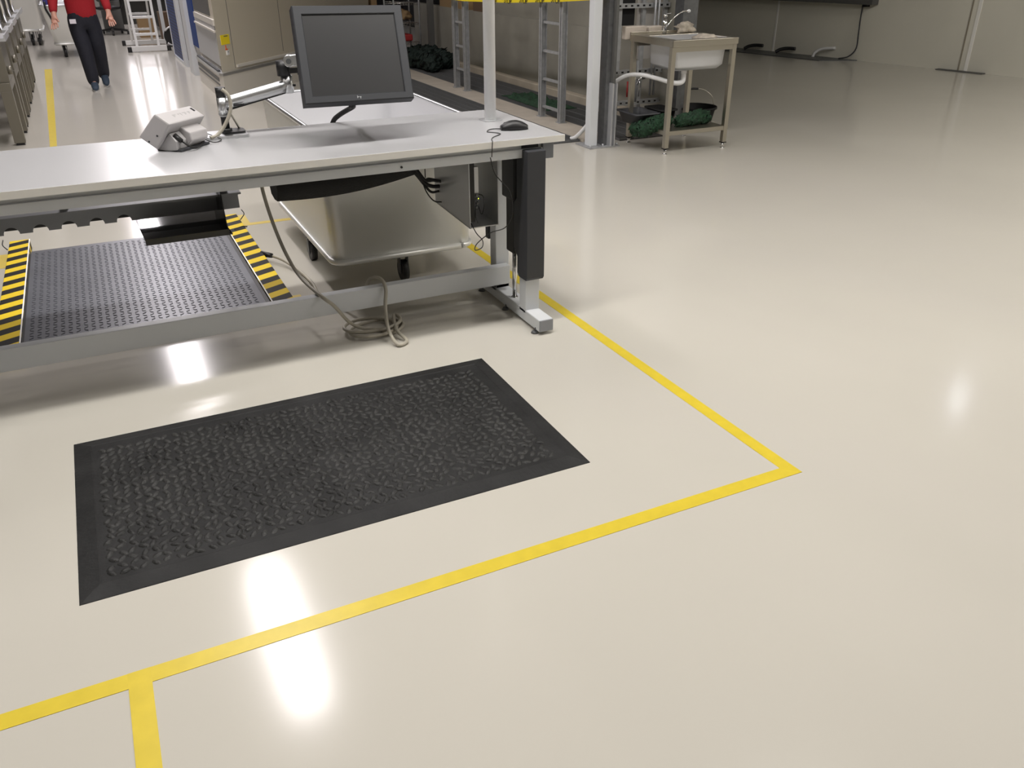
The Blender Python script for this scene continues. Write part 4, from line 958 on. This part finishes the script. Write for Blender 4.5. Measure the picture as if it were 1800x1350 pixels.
def person():
    px, py = .125, 12.35
    # joints (camera side is -y); his right side is at smaller x
    N = []; Ed = []; Rd = []
    def add(p, r, par=None):
        N.append(p); Rd.append(r); i = len(N) - 1
        if par is not None: Ed.append((par, i))
        return i
    hip = add((px, py + .02, .90), (.14, .10))
    belly = add((px, py + .02, 1.06), (.14, .10), hip); chest = add((px + .01, py, 1.27), (.16, .11), belly); neckb = add((px + .015, py, 1.43), (.09, .075), chest)
    neck = add((px + .02, py - .01, 1.50), .055, neckb); chin = add((px + .02, py - .025, 1.56), (.062, .07), neck); head = add((px + .02, py - .02, 1.65), (.078, .095), chin); crown = add((px + .02, py - .005, 1.73), (.06, .07), head)
    def arm(s, el, wr, fing):
        sh = add((px + s * .17, py, 1.39), .062, neckb); e = add(el, .047, sh); w_ = add(wr, .031, e)
        d = (Vector(wr) - Vector(el)).normalized(); pa = Vector(wr) + d * .045; p = add(tuple(pa), (.036, .022), w_)
        pk = add(tuple(pa + d * .035), (.038, .018), p)
        for k, (off, ln) in enumerate(((-.030, .062), (-.010, .072), (.010, .068), (.029, .052))):
            b0 = pa + d * .055 + Vector((off * .6, -abs(off) * .3, off * .2)); a = add(tuple(b0 + Vector((off * .4, 0, 0))), .0095, pk)
            m1 = add(tuple(b0 + Vector((off * .6, -.012, 0)) + d * ln * .55), .009, a); add(tuple(b0 + Vector((off * .6, -.035, 0)) + d * ln * .95), .0078, m1)
        t0 = add(tuple(pa + Vector((-s * .034, -.02, 0))), .011, p); add(tuple(pa + Vector((-s * .05, -.035, 0)) + d * .035), .0095, t0)
    arm(-1, (px - .27, py + .02, 1.12), (px - .31, py - .12, .86), 0)
    arm(1, (px + .27, py + .03, 1.12), (px + .30, py - .12, .87), 0)
    # legs: his left (viewer's right) trails, his right steps forward
    for k, (hp, kn, an) in enumerate((((px - .085, py + .01, .85), (px - .045, py - .09, .48), (px - .035, py - .18, .10)), ((px + .085, py + .03, .85), (px + .10, py + .0, .48), (px + .10, py + .18, .13)))):
        a = add(hp, .085, hip); c = add(kn, .055, a); d = add(an, .036, c); add((an[0], an[1] - .08, an[2] - .05), (.03, .025), d)
    body = skin_mesh(N, Ed, Rd, 'person', M['skin'], loc=(px, py, 0))
    tag(body, 'person in a red sweater and dark trousers walking up the aisle, head out of frame', 'person')
    # sweater
    def garment(name, nodes, edges, radii, m_): return skin_mesh(nodes, edges, radii, name, m_, body)
    sw = [(px, py + .02, .78), (px, py + .02, .86), (px, py + .02, 1.06), (px + .01, py, 1.27), (px + .015, py, 1.42),
          (px - .175, py, 1.385), (px - .275, py + .02, 1.12), (px - .312, py - .11, .875), (px + .195, py, 1.385), (px + .275, py + .03, 1.12), (px + .302, py - .11, .885)]
    garment('sweater', sw, [(0, 1), (1, 2), (2, 3), (3, 4), (4, 5), (5, 6), (6, 7), (4, 8), (8, 9), (9, 10)], [(.165, .135), (.185, .145), (.185, .14), (.205, .15), (.11, .10), .085, .072, .045, .085, .072, .045], M['red'])
    tr = [(px, py + .02, .98), (px, py + .02, .82), (px - .088, py + .005, .74), (px - .055, py - .085, .47), (px - .035, py - .18, .035), (px + .088, py + .025, .74), (px + .10, py, .47), (px + .10, py + .18, .08)]
    garment('trousers', tr, [(0, 1), (1, 2), (2, 3), (3, 4), (1, 5), (5, 6), (6, 7)], [(.15, .11), (.168, .13), .118, .095, .072, .118, .095, .075], M['navy'])
    for nm, c, pitch in (('shoe', (px - .035, py - .215, .0), 0), ('shoe', (px + .105, py + .13, .012), .25)):
        b = bm_new(); loops = []
        for k in range(9):
            u = k / 8; yy = .11 - .29 * u; wd = .045 * (math.sin(math.pi * (.18 + .64 * u)) ** .6); h = .095 - .055 * max(0, (u - .35)) / .65
            if k == 8: h *= .6; wd *= .7
            loops.append([(c[0] + wd * math.cos(2 * math.pi * q / 12), c[1] + yy, c[2] + .014 + max(0, h * (0.5 + .5 * math.sin(2 * math.pi * q / 12)))) for q in range(12)])
        loft(b, loops); rot = Matrix.Rotation(pitch, 3, 'X'); bmesh.ops.rotate(b, cent=Vector((c[0], c[1] - .16, 0)), matrix=rot, verts=b.verts); s_ = obj('shoe', b, M['shoe'], body)
        b = bm_new(); prism(b, [(c[0] + .043 * math.cos(2 * math.pi * q / 16), c[1] - .03 + .148 * math.sin(2 * math.pi * q / 16)) for q in range(16)], c[2], c[2] + .018); bmesh.ops.rotate(b, cent=Vector((c[0], c[1] - .16, 0)), matrix=rot, verts=b.verts); obj('sole', b, M['white'], s_)
    b = bm_new(); box(b, px - .155, px - .085, py - .155, py - .150, .765, .815); obj('badge', b, M['paper'], body, label='white card badge at the waistband')
    b = bm_new(); ellip(b, (px + .02, py + .01, 1.70), (.092, .108, .085)); obj('hair', b, M['hair'], body)
    for sx in (-1, 1):
        b = bm_new(); ellip(b, (px + .02 + sx * .03, py - .108, 1.655), (.012, .008, .008)); obj('eye', b, M['white'], body)
        b = bm_new(); ellip(b, (px + .02 + sx * .082, py - .01, 1.645), (.010, .02, .03)); obj('ear', b, M['skin'], body)
    b = bm_new(); ellip(b, (px + .02, py - .12, 1.63), (.012, .018, .022)); obj('nose', b, M['skin'], body)
    b = bm_new(); ellip(b, (px + .02, py - .106, 1.59), (.024, .008, .006)); obj('mouth', b, M['redp'], body)
person()

# ---------------------------------------------------------------- ceiling lamps and added fill lamps
def make_lamp(x, y, lx, ly, wt, col, i):
    t = thing('ceiling_or_fill_lamp', 'long tube ceiling lamp or added fill lamp above the hall', 'lamp', (x, y, LAMP_Z), 'tube lamps under the ceiling')
    b = bm_new(); box(b, x - lx / 2 - .03, x + lx / 2 + .03, y - ly / 2 - .03, y + ly / 2 + .03, LAMP_Z + .02, LAMP_Z + .09); obj('housing', b, M['whitep'], t)
    b = bm_new(); box(b, x - .01, x + .01, y - .01, y + .01, LAMP_Z + .09, 4.62); obj('hanger', b, M['galv'], t)
    ld = bpy.data.lights.new('lamp_light', 'AREA'); ld.shape = 'RECTANGLE'; ld.size = lx; ld.size_y = ly; ld.energy = wt; ld.color = col
    lo_ = bpy.data.objects.new('lamp_light', ld); C.objects.link(lo_); lo_.parent = t; lo_.location = (0, 0, .01)
for i, L in enumerate(LAMPS): make_lamp(*L, i)
# small round wall-side lamp
t = thing('round_lamp', 'small round lamp high near the right wall', 'lamp', (10.55, 6.75, 4.3))
b = bm_new(); cyl(b, (10.55, 6.75, 4.32), (10.55, 6.75, 4.62), .16, n=24); obj('housing', b, M['whitep'], t)
ld = bpy.data.lights.new('lamp_light', 'AREA'); ld.shape = 'DISK'; ld.size = .18; ld.energy = 3.2; ld.color = (.90, .95, 1)
lo_ = bpy.data.objects.new('lamp_light', ld); C.objects.link(lo_); lo_.parent = t; lo_.location = (0, 0, .01)
